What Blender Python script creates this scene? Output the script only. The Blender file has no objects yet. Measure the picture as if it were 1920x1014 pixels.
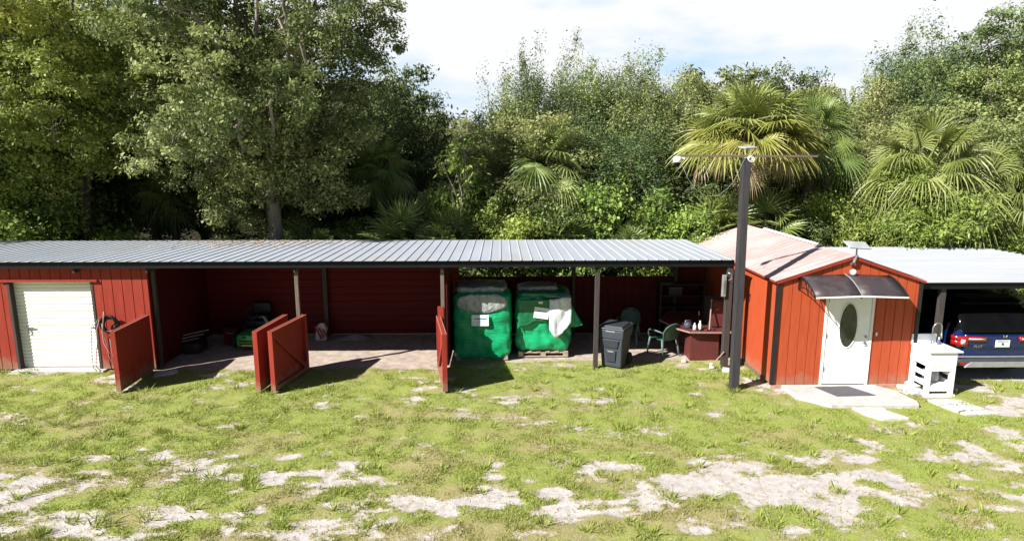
import bpy, math, random
import numpy as np
from mathutils import Vector, Matrix
R = math.radians
random.seed(7); rng = np.random.default_rng(7)
sc = bpy.context.scene
col = sc.collection
# ------------------------------------------------------------------ camera
F, PT, YW, HC = 1200.0, R(10.3), R(1.0), 4.9
cam = bpy.data.cameras.new('camera'); camo = bpy.data.objects.new('camera', cam); col.objects.link(camo)
camo.location = (0, 0, HC); camo.rotation_euler = (R(90) - PT, 0, -YW)
cam.sensor_width = 36; cam.lens = 36 * F / 1920; cam.clip_end = 3000; cam.clip_start = .1
sc.camera = camo
def at(u, v, Y):
    a = (u - 960) / F; b = -(v - 507) / F
    y = math.cos(PT) + b * math.sin(PT); z = -math.sin(PT) + b * math.cos(PT)
    x, y = a * math.cos(YW) + y * math.sin(YW), -a * math.sin(YW) + y * math.cos(YW)
    t = Y / y
    return Vector((x * t, Y, HC + z * t))
def gat(u, v, z0=0.0):
    a = (u - 960) / F; b = -(v - 507) / F
    y = math.cos(PT) + b * math.sin(PT); z = -math.sin(PT) + b * math.cos(PT)
    x, y = a * math.cos(YW) + y * math.sin(YW), -a * math.sin(YW) + y * math.cos(YW)
    t = (z0 - HC) / z
    return Vector((x * t, y * t, z0))
# ------------------------------------------------------------------ light
SUN = Vector((-1.1, -.68, 1.0)).normalized()
sl = bpy.data.lights.new('sun', 'SUN'); sl.energy = 5.0; sl.angle = R(.5); sl.color = (1, .962, .905)
so = bpy.data.objects.new('sun', sl); col.objects.link(so)
so.rotation_euler = SUN.to_track_quat('Z', 'Y').to_euler(); so.location = (-20, -15, 30)
w = bpy.data.worlds.new('World'); sc.world = w; w.use_nodes = True
nt = w.node_tree; nt.nodes.clear()
def N(t, ty, **k):
    n = t.nodes.new(ty)
    for a, b in k.items(): setattr(n, a, b)
    return n
sky = N(nt, 'ShaderNodeTexSky', sky_type='NISHITA', sun_disc=False)
sky.sun_elevation = math.asin(SUN.z); sky.sun_rotation = math.atan2(SUN.x, SUN.y); sky.air_density = 1.0; sky.dust_density = .6; sky.ozone_density = 1.5
bg1 = N(nt, 'ShaderNodeBackground'); bg1.inputs[1].default_value = .036
nt.links.new(sky.outputs[0], bg1.inputs[0])
bg2 = N(nt, 'ShaderNodeBackground'); bg2.inputs[0].default_value = (.93, .97, 1, 1); bg2.inputs[1].default_value = .47
tc = N(nt, 'ShaderNodeTexCoord'); sep = N(nt, 'ShaderNodeSeparateXYZ'); nt.links.new(tc.outputs['Generated'], sep.inputs[0])
mp = N(nt, 'ShaderNodeMapping'); mp.inputs['Scale'].default_value = (2.2, 2.2, 7); nt.links.new(tc.outputs['Generated'], mp.inputs[0])
no = N(nt, 'ShaderNodeTexNoise'); no.inputs['Scale'].default_value = 1.5; no.inputs['Detail'].default_value = 9; no.inputs['Roughness'].default_value = .55
nt.links.new(mp.outputs[0], no.inputs[0])
rp = N(nt, 'ShaderNodeMapRange'); rp.inputs[1].default_value = .36; rp.inputs[2].default_value = .52; nt.links.new(no.outputs[0], rp.inputs[0])
cmix = N(nt, 'ShaderNodeMix', data_type='RGBA'); cmix.inputs[6].default_value = (.60, .80, .98, 1); cmix.inputs[7].default_value = (.97, .98, 1, 1); nt.links.new(rp.outputs[0], cmix.inputs[0]); nt.links.new(cmix.outputs[2], bg2.inputs[0])
ry = N(nt, 'ShaderNodeMapRange'); ry.inputs[1].default_value = .35; ry.inputs[2].default_value = .65; nt.links.new(sep.outputs[1], ry.inputs[0])
rz = N(nt, 'ShaderNodeMapRange'); rz.inputs[1].default_value = .42; rz.inputs[2].default_value = .24; nt.links.new(sep.outputs[2], rz.inputs[0])
m1 = N(nt, 'ShaderNodeMath', operation='MULTIPLY'); m1.inputs[0].default_value = 1; nt.links.new(ry.outputs[0], m1.inputs[1])
m2 = N(nt, 'ShaderNodeMath', operation='MULTIPLY'); nt.links.new(m1.outputs[0], m2.inputs[0]); nt.links.new(rz.outputs[0], m2.inputs[1])
mx = N(nt, 'ShaderNodeMixShader'); nt.links.new(m2.outputs[0], mx.inputs[0]); nt.links.new(bg1.outputs[0], mx.inputs[1]); nt.links.new(bg2.outputs[0], mx.inputs[2])
wo = N(nt, 'ShaderNodeOutputWorld'); nt.links.new(mx.outputs[0], wo.inputs[0])
sc.view_settings.view_transform = 'Standard'; sc.view_settings.look = 'None'; sc.view_settings.exposure = 1.12; sc.view_settings.gamma = 1
sc.render.engine = 'CYCLES'
# ------------------------------------------------------------------ materials
MATS = {}
def mat(name, c, rough=.6, metal=0., c2=None, scale=6., stretch=(1, 1, 1), detail=6, bump=0., spec=.4, lo=.35, hi=.65, coat=0., alpha=1., trans=0., c3=None, s3=1.5, lo3=.55, hi3=.7, bscale=None, mud=0.):
    m = bpy.data.materials.new(name); m.use_nodes = True; t = m.node_tree
    p = t.nodes['Principled BSDF']
    p.inputs['Roughness'].default_value = rough; p.inputs['Metallic'].default_value = metal; p.inputs['Specular IOR Level'].default_value = spec
    p.inputs['Coat Weight'].default_value = coat; p.inputs['Alpha'].default_value = alpha; p.inputs['Transmission Weight'].default_value = trans
    if c2 is None: c2 = tuple(q * .8 for q in c)
    if max(c) < .71:
        c = tuple(q * .77 for q in c); c2 = tuple(q * .77 for q in c2)
        if c3: c3 = tuple(q * .77 for q in c3)
    tcn = N(t, 'ShaderNodeTexCoord'); mpn = N(t, 'ShaderNodeMapping'); mpn.inputs['Scale'].default_value = stretch
    gm = N(t, 'ShaderNodeNewGeometry')
    t.links.new(gm.outputs['Position'], mpn.inputs[0])
    nn = N(t, 'ShaderNodeTexNoise'); nn.inputs['Scale'].default_value = scale; nn.inputs['Detail'].default_value = detail; nn.inputs['Roughness'].default_value = .6
    t.links.new(mpn.outputs[0], nn.inputs[0])
    r_ = N(t, 'ShaderNodeMapRange'); r_.inputs[1].default_value = lo; r_.inputs[2].default_value = hi; t.links.new(nn.outputs[0], r_.inputs[0])
    mi = N(t, 'ShaderNodeMix', data_type='RGBA'); t.links.new(r_.outputs[0], mi.inputs[0])
    mi.inputs[6].default_value = (*c2, 1); mi.inputs[7].default_value = (*c, 1); outc = mi.outputs[2]
    if c3 is not None:
        n3 = N(t, 'ShaderNodeTexNoise'); n3.inputs['Scale'].default_value = s3; n3.inputs['Detail'].default_value = 8; n3.inputs['Roughness'].default_value = .65
        t.links.new(gm.outputs['Position'], n3.inputs[0])
        r3 = N(t, 'ShaderNodeMapRange'); r3.inputs[1].default_value = lo3; r3.inputs[2].default_value = hi3; t.links.new(n3.outputs[0], r3.inputs[0])
        mi3 = N(t, 'ShaderNodeMix', data_type='RGBA'); t.links.new(r3.outputs[0], mi3.inputs[0]); t.links.new(outc, mi3.inputs[6]); mi3.inputs[7].default_value = (*c3, 1); outc = mi3.outputs[2]
    if mud:
        sp_ = N(t, 'ShaderNodeSeparateXYZ'); t.links.new(gm.outputs['Position'], sp_.inputs[0])
        nm_ = N(t, 'ShaderNodeTexNoise'); nm_.inputs['Scale'].default_value = 5; nm_.inputs['Detail'].default_value = 8; nm_.inputs['Roughness'].default_value = .7; t.links.new(gm.outputs['Position'], nm_.inputs[0])
        ma_ = N(t, 'ShaderNodeMath', operation='MULTIPLY_ADD'); t.links.new(nm_.outputs[0], ma_.inputs[0]); ma_.inputs[1].default_value = -.9; t.links.new(sp_.outputs[2], ma_.inputs[2])
        mr_ = N(t, 'ShaderNodeMapRange'); mr_.inputs[1].default_value = -.12; mr_.inputs[2].default_value = -.42; mr_.inputs[4].default_value = mud; t.links.new(ma_.outputs[0], mr_.inputs[0])
        mi4 = N(t, 'ShaderNodeMix', data_type='RGBA'); t.links.new(mr_.outputs[0], mi4.inputs[0]); t.links.new(outc, mi4.inputs[6]); mi4.inputs[7].default_value = (.26, .19, .13, 1); outc = mi4.outputs[2]
    t.links.new(outc, p.inputs['Base Color'])
    if bump:
        b = N(t, 'ShaderNodeBump'); b.inputs['Strength'].default_value = bump; b.inputs['Distance'].default_value = .01
        if bscale:
            n4 = N(t, 'ShaderNodeTexNoise'); n4.inputs['Scale'].default_value = bscale; n4.inputs['Detail'].default_value = 4; t.links.new(mpn.outputs[0], n4.inputs[0]); t.links.new(n4.outputs[0], b.inputs['Height'])
        else: t.links.new(nn.outputs[0], b.inputs['Height'])
        t.links.new(b.outputs[0], p.inputs['Normal'])
    MATS[name] = m
    return m
RED = (.37, .050, .030)
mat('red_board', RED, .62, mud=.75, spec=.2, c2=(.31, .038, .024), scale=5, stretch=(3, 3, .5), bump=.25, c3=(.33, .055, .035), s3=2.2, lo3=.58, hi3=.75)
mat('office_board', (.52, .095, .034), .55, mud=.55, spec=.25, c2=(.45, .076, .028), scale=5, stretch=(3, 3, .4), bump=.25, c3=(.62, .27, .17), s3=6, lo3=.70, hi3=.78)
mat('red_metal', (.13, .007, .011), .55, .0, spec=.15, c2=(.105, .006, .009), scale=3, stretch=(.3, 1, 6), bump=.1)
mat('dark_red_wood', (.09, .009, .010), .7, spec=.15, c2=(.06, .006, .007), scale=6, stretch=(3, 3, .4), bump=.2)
mat('pale_edge', (.55, .33, .27), .6, c2=(.4, .2, .15), scale=12)
mat('black_paint', (.022, .022, .026), .5, c2=(.014, .014, .016), scale=8, stretch=(3, 3, .3), bump=.25, c3=(.08, .07, .07), s3=5, lo3=.66, hi3=.8)
mat('dark_post', (.075, .06, .055), .7, c2=(.045, .038, .036), scale=8, stretch=(4, 4, .4), bump=.3)
mat('brown_post', (.22, .16, .13), .7, c2=(.14, .1, .08), scale=8, stretch=(4, 4, .4), bump=.3)
mat('roof_metal', (.54, .58, .65), .5, .1, c2=(.48, .52, .58), scale=1.2, stretch=(2, .4, 1), bump=.05, c3=(.52, .50, .47), s3=.45, lo3=.56, hi3=.70)
mat('fascia_paint', (.010, .011, .016), .5, spec=.2)
mat('dark_bounce_blocker', (.035, .028, .025), .8)  # for the added sheets that soak up bounce light under the roofs
mat('pole_paint', (.060, .055, .062), .55, c2=(.04, .037, .042), scale=8, stretch=(3, 3, .3), bump=.25, c3=(.10, .09, .10), s3=4, lo3=.6, hi3=.8)
mat('white_roof', (.53, .55, .59), .5, .05, c2=(.47, .49, .53), scale=1.5, stretch=(.3, 3, 1), bump=.05)
mat('pink_roof', (.58, .46, .45), .55, .1, c2=(.52, .37, .34), scale=1.6, stretch=(.6, 2, 1), bump=.1, c3=(.68, .60, .57), s3=.7, lo3=.48, hi3=.72)
mat('white_paint', (.84, .84, .83), .42, c2=(.78, .78, .77), scale=4)
mat('white_trim', (.8, .79, .76), .5, c2=(.7, .68, .65), scale=9)
mat('roller_steel', (.80, .80, .79), .45, .1, mud=.2, c2=(.7, .7, .69), scale=3, stretch=(.5, 1, 5), bump=.08)
mat('grey_steel', (.3, .31, .32), .4, .7)
mat('chrome', (.75, .75, .76), .18, 1.)
mat('dark_glass_and_shade', (.004, .004, .005), .08, c2=(.006, .006, .006), scale=4, spec=.12)  # real glass, and the painted shade on the car's upper body
mat('door_glass', (.05, .065, .05), .12, c2=(.022, .03, .024), scale=9, stretch=(2, 2, .6), spec=.6)
mat('smoke_sheet', (.085, .065, .07), .48, c2=(.06, .048, .052), scale=5, alpha=.9, spec=.4, bump=.1, c3=(.14, .12, .11), s3=3, lo3=.55, hi3=.75)
mat('green_wrap', (.008, .50, .20), .34, c2=(.006, .38, .15), scale=3, stretch=(1.6, 1.6, 12), bump=1., spec=.55, bscale=4.5)
mat('green_film_and_shade', (.010, .15, .06), .32, c2=(.012, .24, .10), scale=4, stretch=(2, 2, 4), bump=.7, spec=.55, alpha=1)  # film cover, and the sheet that paints the eave shadow
mat('clear_film', (.46, .48, .49), .34, c2=(.30, .32, .33), scale=7, stretch=(1.4, 1.4, 1), bump=1., spec=.6, lo=.4, hi=.6, bscale=14)
mat('white_film', (.74, .76, .78), .4, c2=(.5, .53, .55), scale=7, stretch=(2, 2, .8), bump=.9, spec=.5)
mat('paper', (.80, .82, .84), .6, c2=(.74, .77, .8), scale=5)
mat('teal_ink', (.03, .28, .30), .6); mat('grey_ink', (.35, .38, .42), .6)
mat('pallet_wood', (.52, .42, .32), .75, c2=(.36, .28, .21), scale=12, bump=.3)
mat('bin_plastic', (.060, .072, .095), .5, c2=(.05, .06, .08), scale=9, bump=.1)
mat('bin_lid', (.045, .05, .062), .5, c2=(.035, .04, .05), scale=9)
mat('chair_plastic', (.035, .12, .075), .42, c2=(.03, .095, .06), scale=8)
mat('chair_leg', (.13, .19, .16), .45, c2=(.09, .14, .12), scale=8)
mat('table_laminate', (.15, .036, .032), .5, c2=(.11, .028, .025), scale=5, stretch=(4, 1, 1))
mat('table_edge', (.42, .28, .24), .5)
mat('white_plastic', (.82, .82, .82), .35, c2=(.78, .78, .78)); mat('dark_plastic', (.02, .02, .022), .45)
mat('concrete', (.66, .63, .60), .85, spec=.2, c2=(.50, .48, .45), scale=7, bump=.5, c3=(.42, .38, .33), s3=3, lo3=.62, hi3=.78)
mat('limestone', (.70, .69, .67), .85, spec=.2, c2=(.52, .50, .47), scale=9, bump=.6)
mat('rubber_mat', (.13, .125, .14), .85, c2=(.095, .09, .1), scale=30, bump=.5)
mat('car_blue', (.009, .028, .145), .22, .4, c2=(.008, .025, .13), scale=2, coat=.7)
mat('tyre', (.018, .018, .018), .85); mat('rim', (.45, .46, .48), .3, .9)
mat('bumper_grey', (.09, .10, .13), .45, .1); mat('silver_trim', (.55, .56, .58), .35, .5)
mat('lamp_red', (.42, .012, .015), .15, c2=(.3, .008, .01), coat=1.); mat('lamp_clear', (.86, .78, .78), .15, coat=1.)
mat('plate_white', (.8, .82, .84), .5); mat('plate_ink', (.05, .2, .12), .5)
mat('mower_green', (.09, .60, .13), .35, c2=(.04, .28, .055)); mat('mower_yellow', (.75, .55, .12), .5)
mat('hose_black', (.015, .015, .015), .4); mat('hose_pink', (.50, .30, .28), .5); mat('hose_grey', (.3, .3, .3), .5)
mat('sack_white', (.62, .56, .56), .6, c2=(.5, .42, .42), scale=20, bump=.4); mat('sack_red', (.24, .02, .03), .6)
mat('bark_pale', (.34, .29, .24), .85, c2=(.20, .17, .14), scale=6, stretch=(2, 2, .5), bump=.8)
mat('bark_dark', (.16, .13, .10), .9, c2=(.09, .075, .06), scale=6, stretch=(2, 2, .5), bump=.8)
mat('blue_plastic', (.12, .12, .5), .4); mat('dull_panel', (.50, .52, .52), .5)
mat('dry_leaf', (.50, .36, .22), .8, c2=(.30, .20, .12), scale=9)
mat('galv', (.42, .44, .46), .4, .8)
mat('bottle_clear', (.55, .5, .45), .15, spec=.6)
mat('dirt_heap', (.40, .34, .30), .9, c2=(.28, .23, .2), scale=14, bump=.7)
mat('pale_panel', (.42, .42, .45), .6, c2=(.34, .34, .37), scale=4)
def leaf_mat(name, cols, trans=.34, rough=.5):
    m = bpy.data.materials.new(name); m.use_nodes = True; t = m.node_tree; p = t.nodes['Principled BSDF']
    a = N(t, 'ShaderNodeAttribute', attribute_name='tint'); r_ = N(t, 'ShaderNodeValToRGB'); t.links.new(a.outputs['Fac'], r_.inputs[0])
    e = r_.color_ramp.elements
    while len(e) < len(cols): e.new(.5)
    for i, c in enumerate(cols): e[i].position = i / (len(cols) - 1); e[i].color = (*[q * (.77 if 'grass' in name or 'palm' in name else 1.0 if 'bright' in name else 1.42) for q in c], 1)
    oi = N(t, 'ShaderNodeObjectInfo'); hs = N(t, 'ShaderNodeHueSaturation')
    mr = N(t, 'ShaderNodeMapRange'); mr.inputs[3].default_value = .485; mr.inputs[4].default_value = .515; t.links.new(oi.outputs['Random'], mr.inputs[0]); t.links.new(mr.outputs[0], hs.inputs['Hue'])
    t.links.new(r_.outputs[0], hs.inputs['Color'])
    t.links.new(hs.outputs[0], p.inputs['Base Color']); p.inputs['Roughness'].default_value = rough; p.inputs['Specular IOR Level'].default_value = .35
    tr = N(t, 'ShaderNodeBsdfTranslucent'); t.links.new(hs.outputs[0], tr.inputs[0]); mixs = N(t, 'ShaderNodeMixShader'); mixs.inputs[0].default_value = trans
    t.links.new(p.outputs[0], mixs.inputs[1]); t.links.new(tr.outputs[0], mixs.inputs[2]); t.links.new(mixs.outputs[0], t.nodes['Material Output'].inputs[0])
    MATS[name] = m
leaf_mat('oak_leaf', [(.05, .065, .024), (.11, .135, .045), (.19, .215, .075), (.30, .31, .13)])
leaf_mat('oak_leaf_yellow', [(.06, .085, .02), (.135, .18, .04), (.215, .265, .06), (.33, .35, .10)])
leaf_mat('mid_leaf', [(.045, .068, .03), (.10, .14, .05), (.17, .215, .07), (.29, .31, .12)])
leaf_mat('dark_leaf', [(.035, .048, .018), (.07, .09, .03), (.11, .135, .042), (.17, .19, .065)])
leaf_mat('shrub_leaf', [(.08, .12, .025), (.14, .20, .04), (.21, .28, .055), (.31, .38, .10)])
leaf_mat('bright_leaf', [(.10, .15, .03), (.17, .24, .045), (.25, .33, .07), (.33, .41, .12)])
leaf_mat('palm_leaf', [(.44, .33, .24), (.38, .38, .09), (.24, .31, .06), (.36, .42, .15)], .2, .42)
leaf_mat('palm_green', [(.09, .12, .04), (.16, .22, .05), (.25, .31, .08), (.38, .43, .17)], .2, .42)
leaf_mat('grass_blade', [(.56, .48, .28), (.42, .40, .13), (.36, .41, .085), (.42, .50, .10)], .3, .6)
# ------------------------------------------------------------------ mesh helpers
def org(o):
    v = Vector((0, 0, 0))
    while o is not None: v += o.location; o = o.parent
    return v
class MB:
    def __init__(s): s.v = []; s.f = []
    def add(s, vs, fs):
        n = len(s.v); s.v += [tuple(q) for q in vs]; s.f += [tuple(n + i for i in f) for f in fs]; return s
    def box(s, x0, x1, y0, y1, z0, z1):
        return s.add([(x0, y0, z0), (x1, y0, z0), (x1, y1, z0), (x0, y1, z0), (x0, y0, z1), (x1, y0, z1), (x1, y1, z1), (x0, y1, z1)],
                     [(0, 3, 2, 1), (4, 5, 6, 7), (0, 1, 5, 4), (1, 2, 6, 5), (2, 3, 7, 6), (3, 0, 4, 7)])
    def bar(s, a, b, w_, h_, up=(0, 0, 1)):
        a = Vector(a); b = Vector(b); d = (b - a).normalized(); u = Vector(up)
        if abs(d.dot(u)) > .95: u = Vector((0, 1, 0))
        sx = d.cross(u).normalized() * w_ / 2; sz = sx.cross(d).normalized() * h_ / 2
        vs = [p + i * sx + j * sz for p in (a, b) for i, j in ((-1, -1), (1, -1), (1, 1), (-1, 1))]
        return s.add(vs, [(0, 1, 2, 3), (7, 6, 5, 4), (0, 4, 5, 1), (1, 5, 6, 2), (2, 6, 7, 3), (3, 7, 4, 0)])
    def tube(s, pts, rad, n=8, closed=False):
        pts = [Vector(p) for p in pts]; m = len(pts)
        rr = rad if isinstance(rad, (list, tuple)) else [rad] * m
        vs = []; pu = None
        for i, p in enumerate(pts):
            d = (pts[min(i + 1, m - 1)] - pts[max(i - 1, 0)]).normalized()
            if pu is None: pu = Vector((0, 0, 1)) if abs(d.z) < .9 else Vector((1, 0, 0))
            x = d.cross(pu)
            if x.length < 1e-4: x = d.cross(Vector((0, 1, 0)))
            x.normalize(); y = x.cross(d).normalized(); pu = y
            for k in range(n):
                a = 2 * math.pi * k / n; vs.append(p + (x * math.cos(a) + y * math.sin(a)) * rr[i])
        fs = [(i * n + k, i * n + (k + 1) % n, (i + 1) * n + (k + 1) % n, (i + 1) * n + k) for i in range(m - 1) for k in range(n)]
        fs += [tuple(range(n))[::-1], tuple((m - 1) * n + k for k in range(n))]
        return s.add(vs, fs)
    def lathe(s, c, prof, n=20, axis='z'):
        c = Vector(c); vs = []
        for r_, h in prof:
            for k in range(n):
                a = 2 * math.pi * k / n; q = (r_ * math.cos(a), r_ * math.sin(a), h)
                if axis == 'y': q = (q[0], q[2], q[1])
                if axis == 'x': q = (q[2], q[0], q[1])
                vs.append(c + Vector(q))
        m = len(prof)
        fs = [(i * n + k, i * n + (k + 1) % n, (i + 1) * n + (k + 1) % n, (i + 1) * n + k) for i in range(m - 1) for k in range(n)]
        fs += [tuple(range(n))[::-1], tuple((m - 1) * n + k for k in range(n))]
        return s.add(vs, fs)
    def prism(s, poly, z0, z1):
        n = len(poly)
        return s.add([(x, y, z0) for x, y in poly] + [(x, y, z1) for x, y in poly],
                     [tuple(range(n))[::-1], tuple(range(n, 2 * n))] + [(i, (i + 1) % n, n + (i + 1) % n, n + i) for i in range(n)])
    def extr(s, poly, d):      # poly: 3d points, d: vector
        n = len(poly); d = Vector(d); P = [Vector(p) for p in poly]
        return s.add(P + [p + d for p in P], [tuple(range(n)), tuple(range(n, 2 * n))[::-1]] + [(i, n + i, n + (i + 1) % n, (i + 1) % n) for i in range(n)])
    def grid(s, rows):
        m = len(rows); n = len(rows[0])
        return s.add([p for r_ in rows for p in r_], [(i * n + k, i * n + k + 1, (i + 1) * n + k + 1, (i + 1) * n + k) for i in range(m - 1) for k in range(n - 1)])
    def build(s, name, m, parent=None, bevel=0., smooth=False, solid=0.):
        me = bpy.data.meshes.new(name); o_ = org(parent) if parent else Vector()
        me.from_pydata([tuple(Vector(v) - o_) for v in s.v], [], s.f); me.update()
        o = bpy.data.objects.new(name, me); col.objects.link(o)
        if parent: o.parent = parent
        me.materials.append(MATS[m] if isinstance(m, str) else m)
        if solid: q = o.modifiers.new('s', 'SOLIDIFY'); q.thickness = solid; q.offset = 0
        if bevel: q = o.modifiers.new('b', 'BEVEL'); q.width = bevel; q.segments = 2; q.limit_method = 'ANGLE'; q.angle_limit = R(40)
        if smooth:
            for p in me.polygons: p.use_smooth = True
        return o
def tag(o, label=None, cat=None, group=None, kind=None):
    if label: o['label'] = label
    if cat: o['category'] = cat
    if group: o['group'] = group
    if kind: o['kind'] = kind
    return o
def thing(name, loc, label, cat, group=None):
    o = bpy.data.objects.new(name, None); col.objects.link(o); o.location = loc; o.empty_display_size = .1
    return tag(o, label, cat, group)
def clone(o, loc=None, rotz=None, scale=None, label=None):
    def cp(a, par):
        c = a.copy(); col.objects.link(c); c.parent = par
        for ch in a.children: cp(ch, c)
        return c
    c = cp(o, None)
    if loc is not None: c.location = loc
    if rotz is not None: c.rotation_euler = (0, 0, rotz)
    if scale is not None: c.scale = scale if hasattr(scale, '__len__') else (scale,) * 3
    if label: c['label'] = label
    return c
def text(s_, name, m, loc, size, parent, rot=(R(90), 0, 0), ext=.002):
    cu = bpy.data.curves.new('tmp', 'FONT'); cu.body = s_; cu.size = size; cu.extrude = ext; cu.align_x = 'CENTER'; cu.align_y = 'CENTER'
    to = bpy.data.objects.new('tmp', cu); col.objects.link(to)
    bpy.context.view_layer.update()
    me = bpy.data.meshes.new_from_object(to.evaluated_get(bpy.context.evaluated_depsgraph_get()))
    bpy.data.objects.remove(to); me.materials.clear(); me.materials.append(MATS[m])
    o = bpy.data.objects.new(name, me); col.objects.link(o); o.parent = parent; o.location = Vector(loc) - org(parent); o.rotation_euler = rot
    return o
# ------------------------------------------------------------------ numpy noise
def vnoise(x, y, s, seed, oct_=4, sy=None):
    out = 0; amp = 1; tot = 0; sy = sy or s
    for k in range(oct_):
        g = np.random.default_rng(seed + k).random((256, 256)); fx = np.asarray(x) / s * 2 ** k + 77.3; fy = np.asarray(y) / sy * 2 ** k + 51.7
        ix = np.floor(fx).astype(int); iy = np.floor(fy).astype(int); tx = fx - ix; ty = fy - iy; tx = tx * tx * (3 - 2 * tx); ty = ty * ty * (3 - 2 * ty)
        a = g[ix % 256, iy % 256]; b = g[(ix + 1) % 256, iy % 256]; c = g[ix % 256, (iy + 1) % 256]; d = g[(ix + 1) % 256, (iy + 1) % 256]
        out = out + amp * (a * (1 - tx) * (1 - ty) + b * tx * (1 - ty) + c * (1 - tx) * ty + d * tx * ty); tot += amp; amp *= .55
    return out / tot
# bare patches, as seen: (u, v, half width, half height, strength) turned into ground positions
PATCH = [(270, 868, 130, 20, 1), (110, 905, 120, 22, 1), (500, 880, 130, 16, .8), (552, 852, 30, 14, .9), (630, 897, 60, 12, 1), (190, 985, 190, 26, .85), (400, 985, 160, 24, 1), (590, 998, 60, 22, .8), (30, 940, 60, 22, .7),
         (602, 763, 24, 7, 1), (668, 782, 12, 6, 1), (735, 858, 20, 7, .8), (897, 885, 20, 26, .8), (905, 938, 50, 16, .85), (970, 925, 70, 12, .8), (1050, 950, 80, 12, .7), (1165, 872, 50, 12, .8), (1190, 945, 60, 16, .9),
         (1352, 862, 42, 18, 1), (1315, 905, 45, 20, 1), (1400, 895, 40, 20, .8), (1440, 930, 50, 20, .9), (1510, 860, 55, 12, .8), (1495, 905, 48, 12, 1), (1565, 898, 45, 14, 1), (1615, 925, 55, 11, 1), (1560, 950, 70, 9, .9), (1645, 885, 40, 9, .9), (1705, 900, 50, 14, 1), (1765, 920, 50, 13, 1), (1700, 935, 60, 8, .9), (1610, 862, 60, 8, .8), (1830, 855, 50, 12, 1), (1885, 875, 50, 14, 1),
         (1890, 930, 80, 28, 1), (1910, 820, 40, 22, 1), (1312, 992, 30, 20, 1), (1500, 1002, 30, 10, .8), (1855, 952, 60, 7, 1), (1120, 1003, 170, 8, .7), (820, 1005, 60, 10, .6), (1340, 776, 18, 4, .8), (1195, 757, 25, 5, .4), (800, 825, 45, 8, .45),
         (1820, 722, 60, 12, 1), (1880, 745, 50, 10, .9), (1900, 770, 40, 8, .9), (1790, 690, 60, 18, 1), (1900, 700, 60, 14, 1), (1460, 845, 80, 10, .5), (930, 1000, 60, 8, .6), (1420, 712, 22, 14, .9), (1345, 688, 50, 10, .7), (200, 712, 40, 8, .4)]
PW = []
for u, v, ru, rv, st in PATCH:
    c = gat(u, v); e = gat(u + ru, v); n_ = gat(u, v - rv); s_ = gat(u, v + rv)
    PW.append((c.x, c.y, abs(e.x - c.x), max(.12, abs(n_.y - s_.y) / 2), st))
def sand_mask(x, y):
    wx = x + (vnoise(x, y, 1.1, 11) - .5) * 1.0; wy = y + (vnoise(x, y, .9, 21) - .5) * .55
    s = np.zeros_like(x)
    for cx, cy, rx, ry, st in PW:
        d = np.sqrt(((wx - cx) / (rx * 1.15)) ** 2 + ((wy - cy) / (ry * 1.25)) ** 2); s = np.maximum(s, st * np.clip(1.35 - d * .95, 0, 1))
    n = vnoise(x, y, .55, 31, 5, .3); n2 = vnoise(x, y, 2.2, 41, 3, 1.0)
    s = s * np.clip(-.15 + 1.85 * vnoise(x, y, .75, 37, 4, .34), 0, 1.1) + (n - .5) * 2.0 + (n2 - .5) * .9 + (vnoise(x, y, .24, 35, 4, .15) - .5) * 1.3 - .10
    near = np.clip((11.6 - y) / 2.5, 0, 1)
    s = s + near * .22
    inside = np.clip((y - 14.28 - (vnoise(x, y, .5, 55) - .5) * .5) / .12, 0, 1) * (x > -8.2) * (x < -1.2) * (y < 17.6)
    inside2 = np.clip((y - 14.72 - (vnoise(x, y, .5, 56) - .5) * .5) / .15, 0, 1) * (x >= -1.3) * (x < 5.8) * (y < 17.6)
    cp = (x > 8.9) * (y > 13.3 + .0 * y) * (y < 18.8) * 1.
    return np.clip(np.maximum.reduce([s * 1.6 - .22, inside, inside2, cp]), 0, 1)
# ------------------------------------------------------------------ ground
gx = np.concatenate([[-700, -300, -120, -60, -35, -22], np.arange(-16, 16.01, .07), [20, 26, 40, 70, 140, 300, 700]])
gy = np.concatenate([[-120, -30, -8, 0, 4], np.arange(6.2, 19.01, .06), [20, 22, 26, 32, 45, 70, 120, 300, 900]])
GX, GY = np.meshgrid(gx, gy); xs = GX.ravel(); ys = GY.ravel()
sm = sand_mask(xs, ys)
zz = (vnoise(xs, ys, .35, 61, 3) - .5) * .035 * ((np.abs(xs) < 20) & (ys < 20)) - sm * .012
zz -= .012
me = bpy.data.meshes.new('ground'); nx = len(gx); ny = len(gy)
idx = np.arange(nx * ny).reshape(ny, nx)
quads = np.stack([idx[:-1, :-1], idx[:-1, 1:], idx[1:, 1:], idx[1:, :-1]], -1).reshape(-1, 4)
def npmesh(me, V, Fq, tint=None, k=4):
    me.vertices.add(len(V)); me.vertices.foreach_set('co', np.asarray(V, np.float32).ravel())
    me.loops.add(Fq.size); me.loops.foreach_set('vertex_index', Fq.astype(np.int32).ravel())
    me.polygons.add(len(Fq)); me.polygons.foreach_set('loop_start', np.arange(0, Fq.size, k, dtype=np.int32)); me.polygons.foreach_set('loop_total', np.full(len(Fq), k, np.int32))
    if tint is not None:
        a = me.attributes.new('tint', 'FLOAT', 'POINT'); a.data.foreach_set('value', np.asarray(tint, np.float32))
    me.update(calc_edges=True)
npmesh(me, np.stack([xs, ys, zz], 1), quads)
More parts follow.
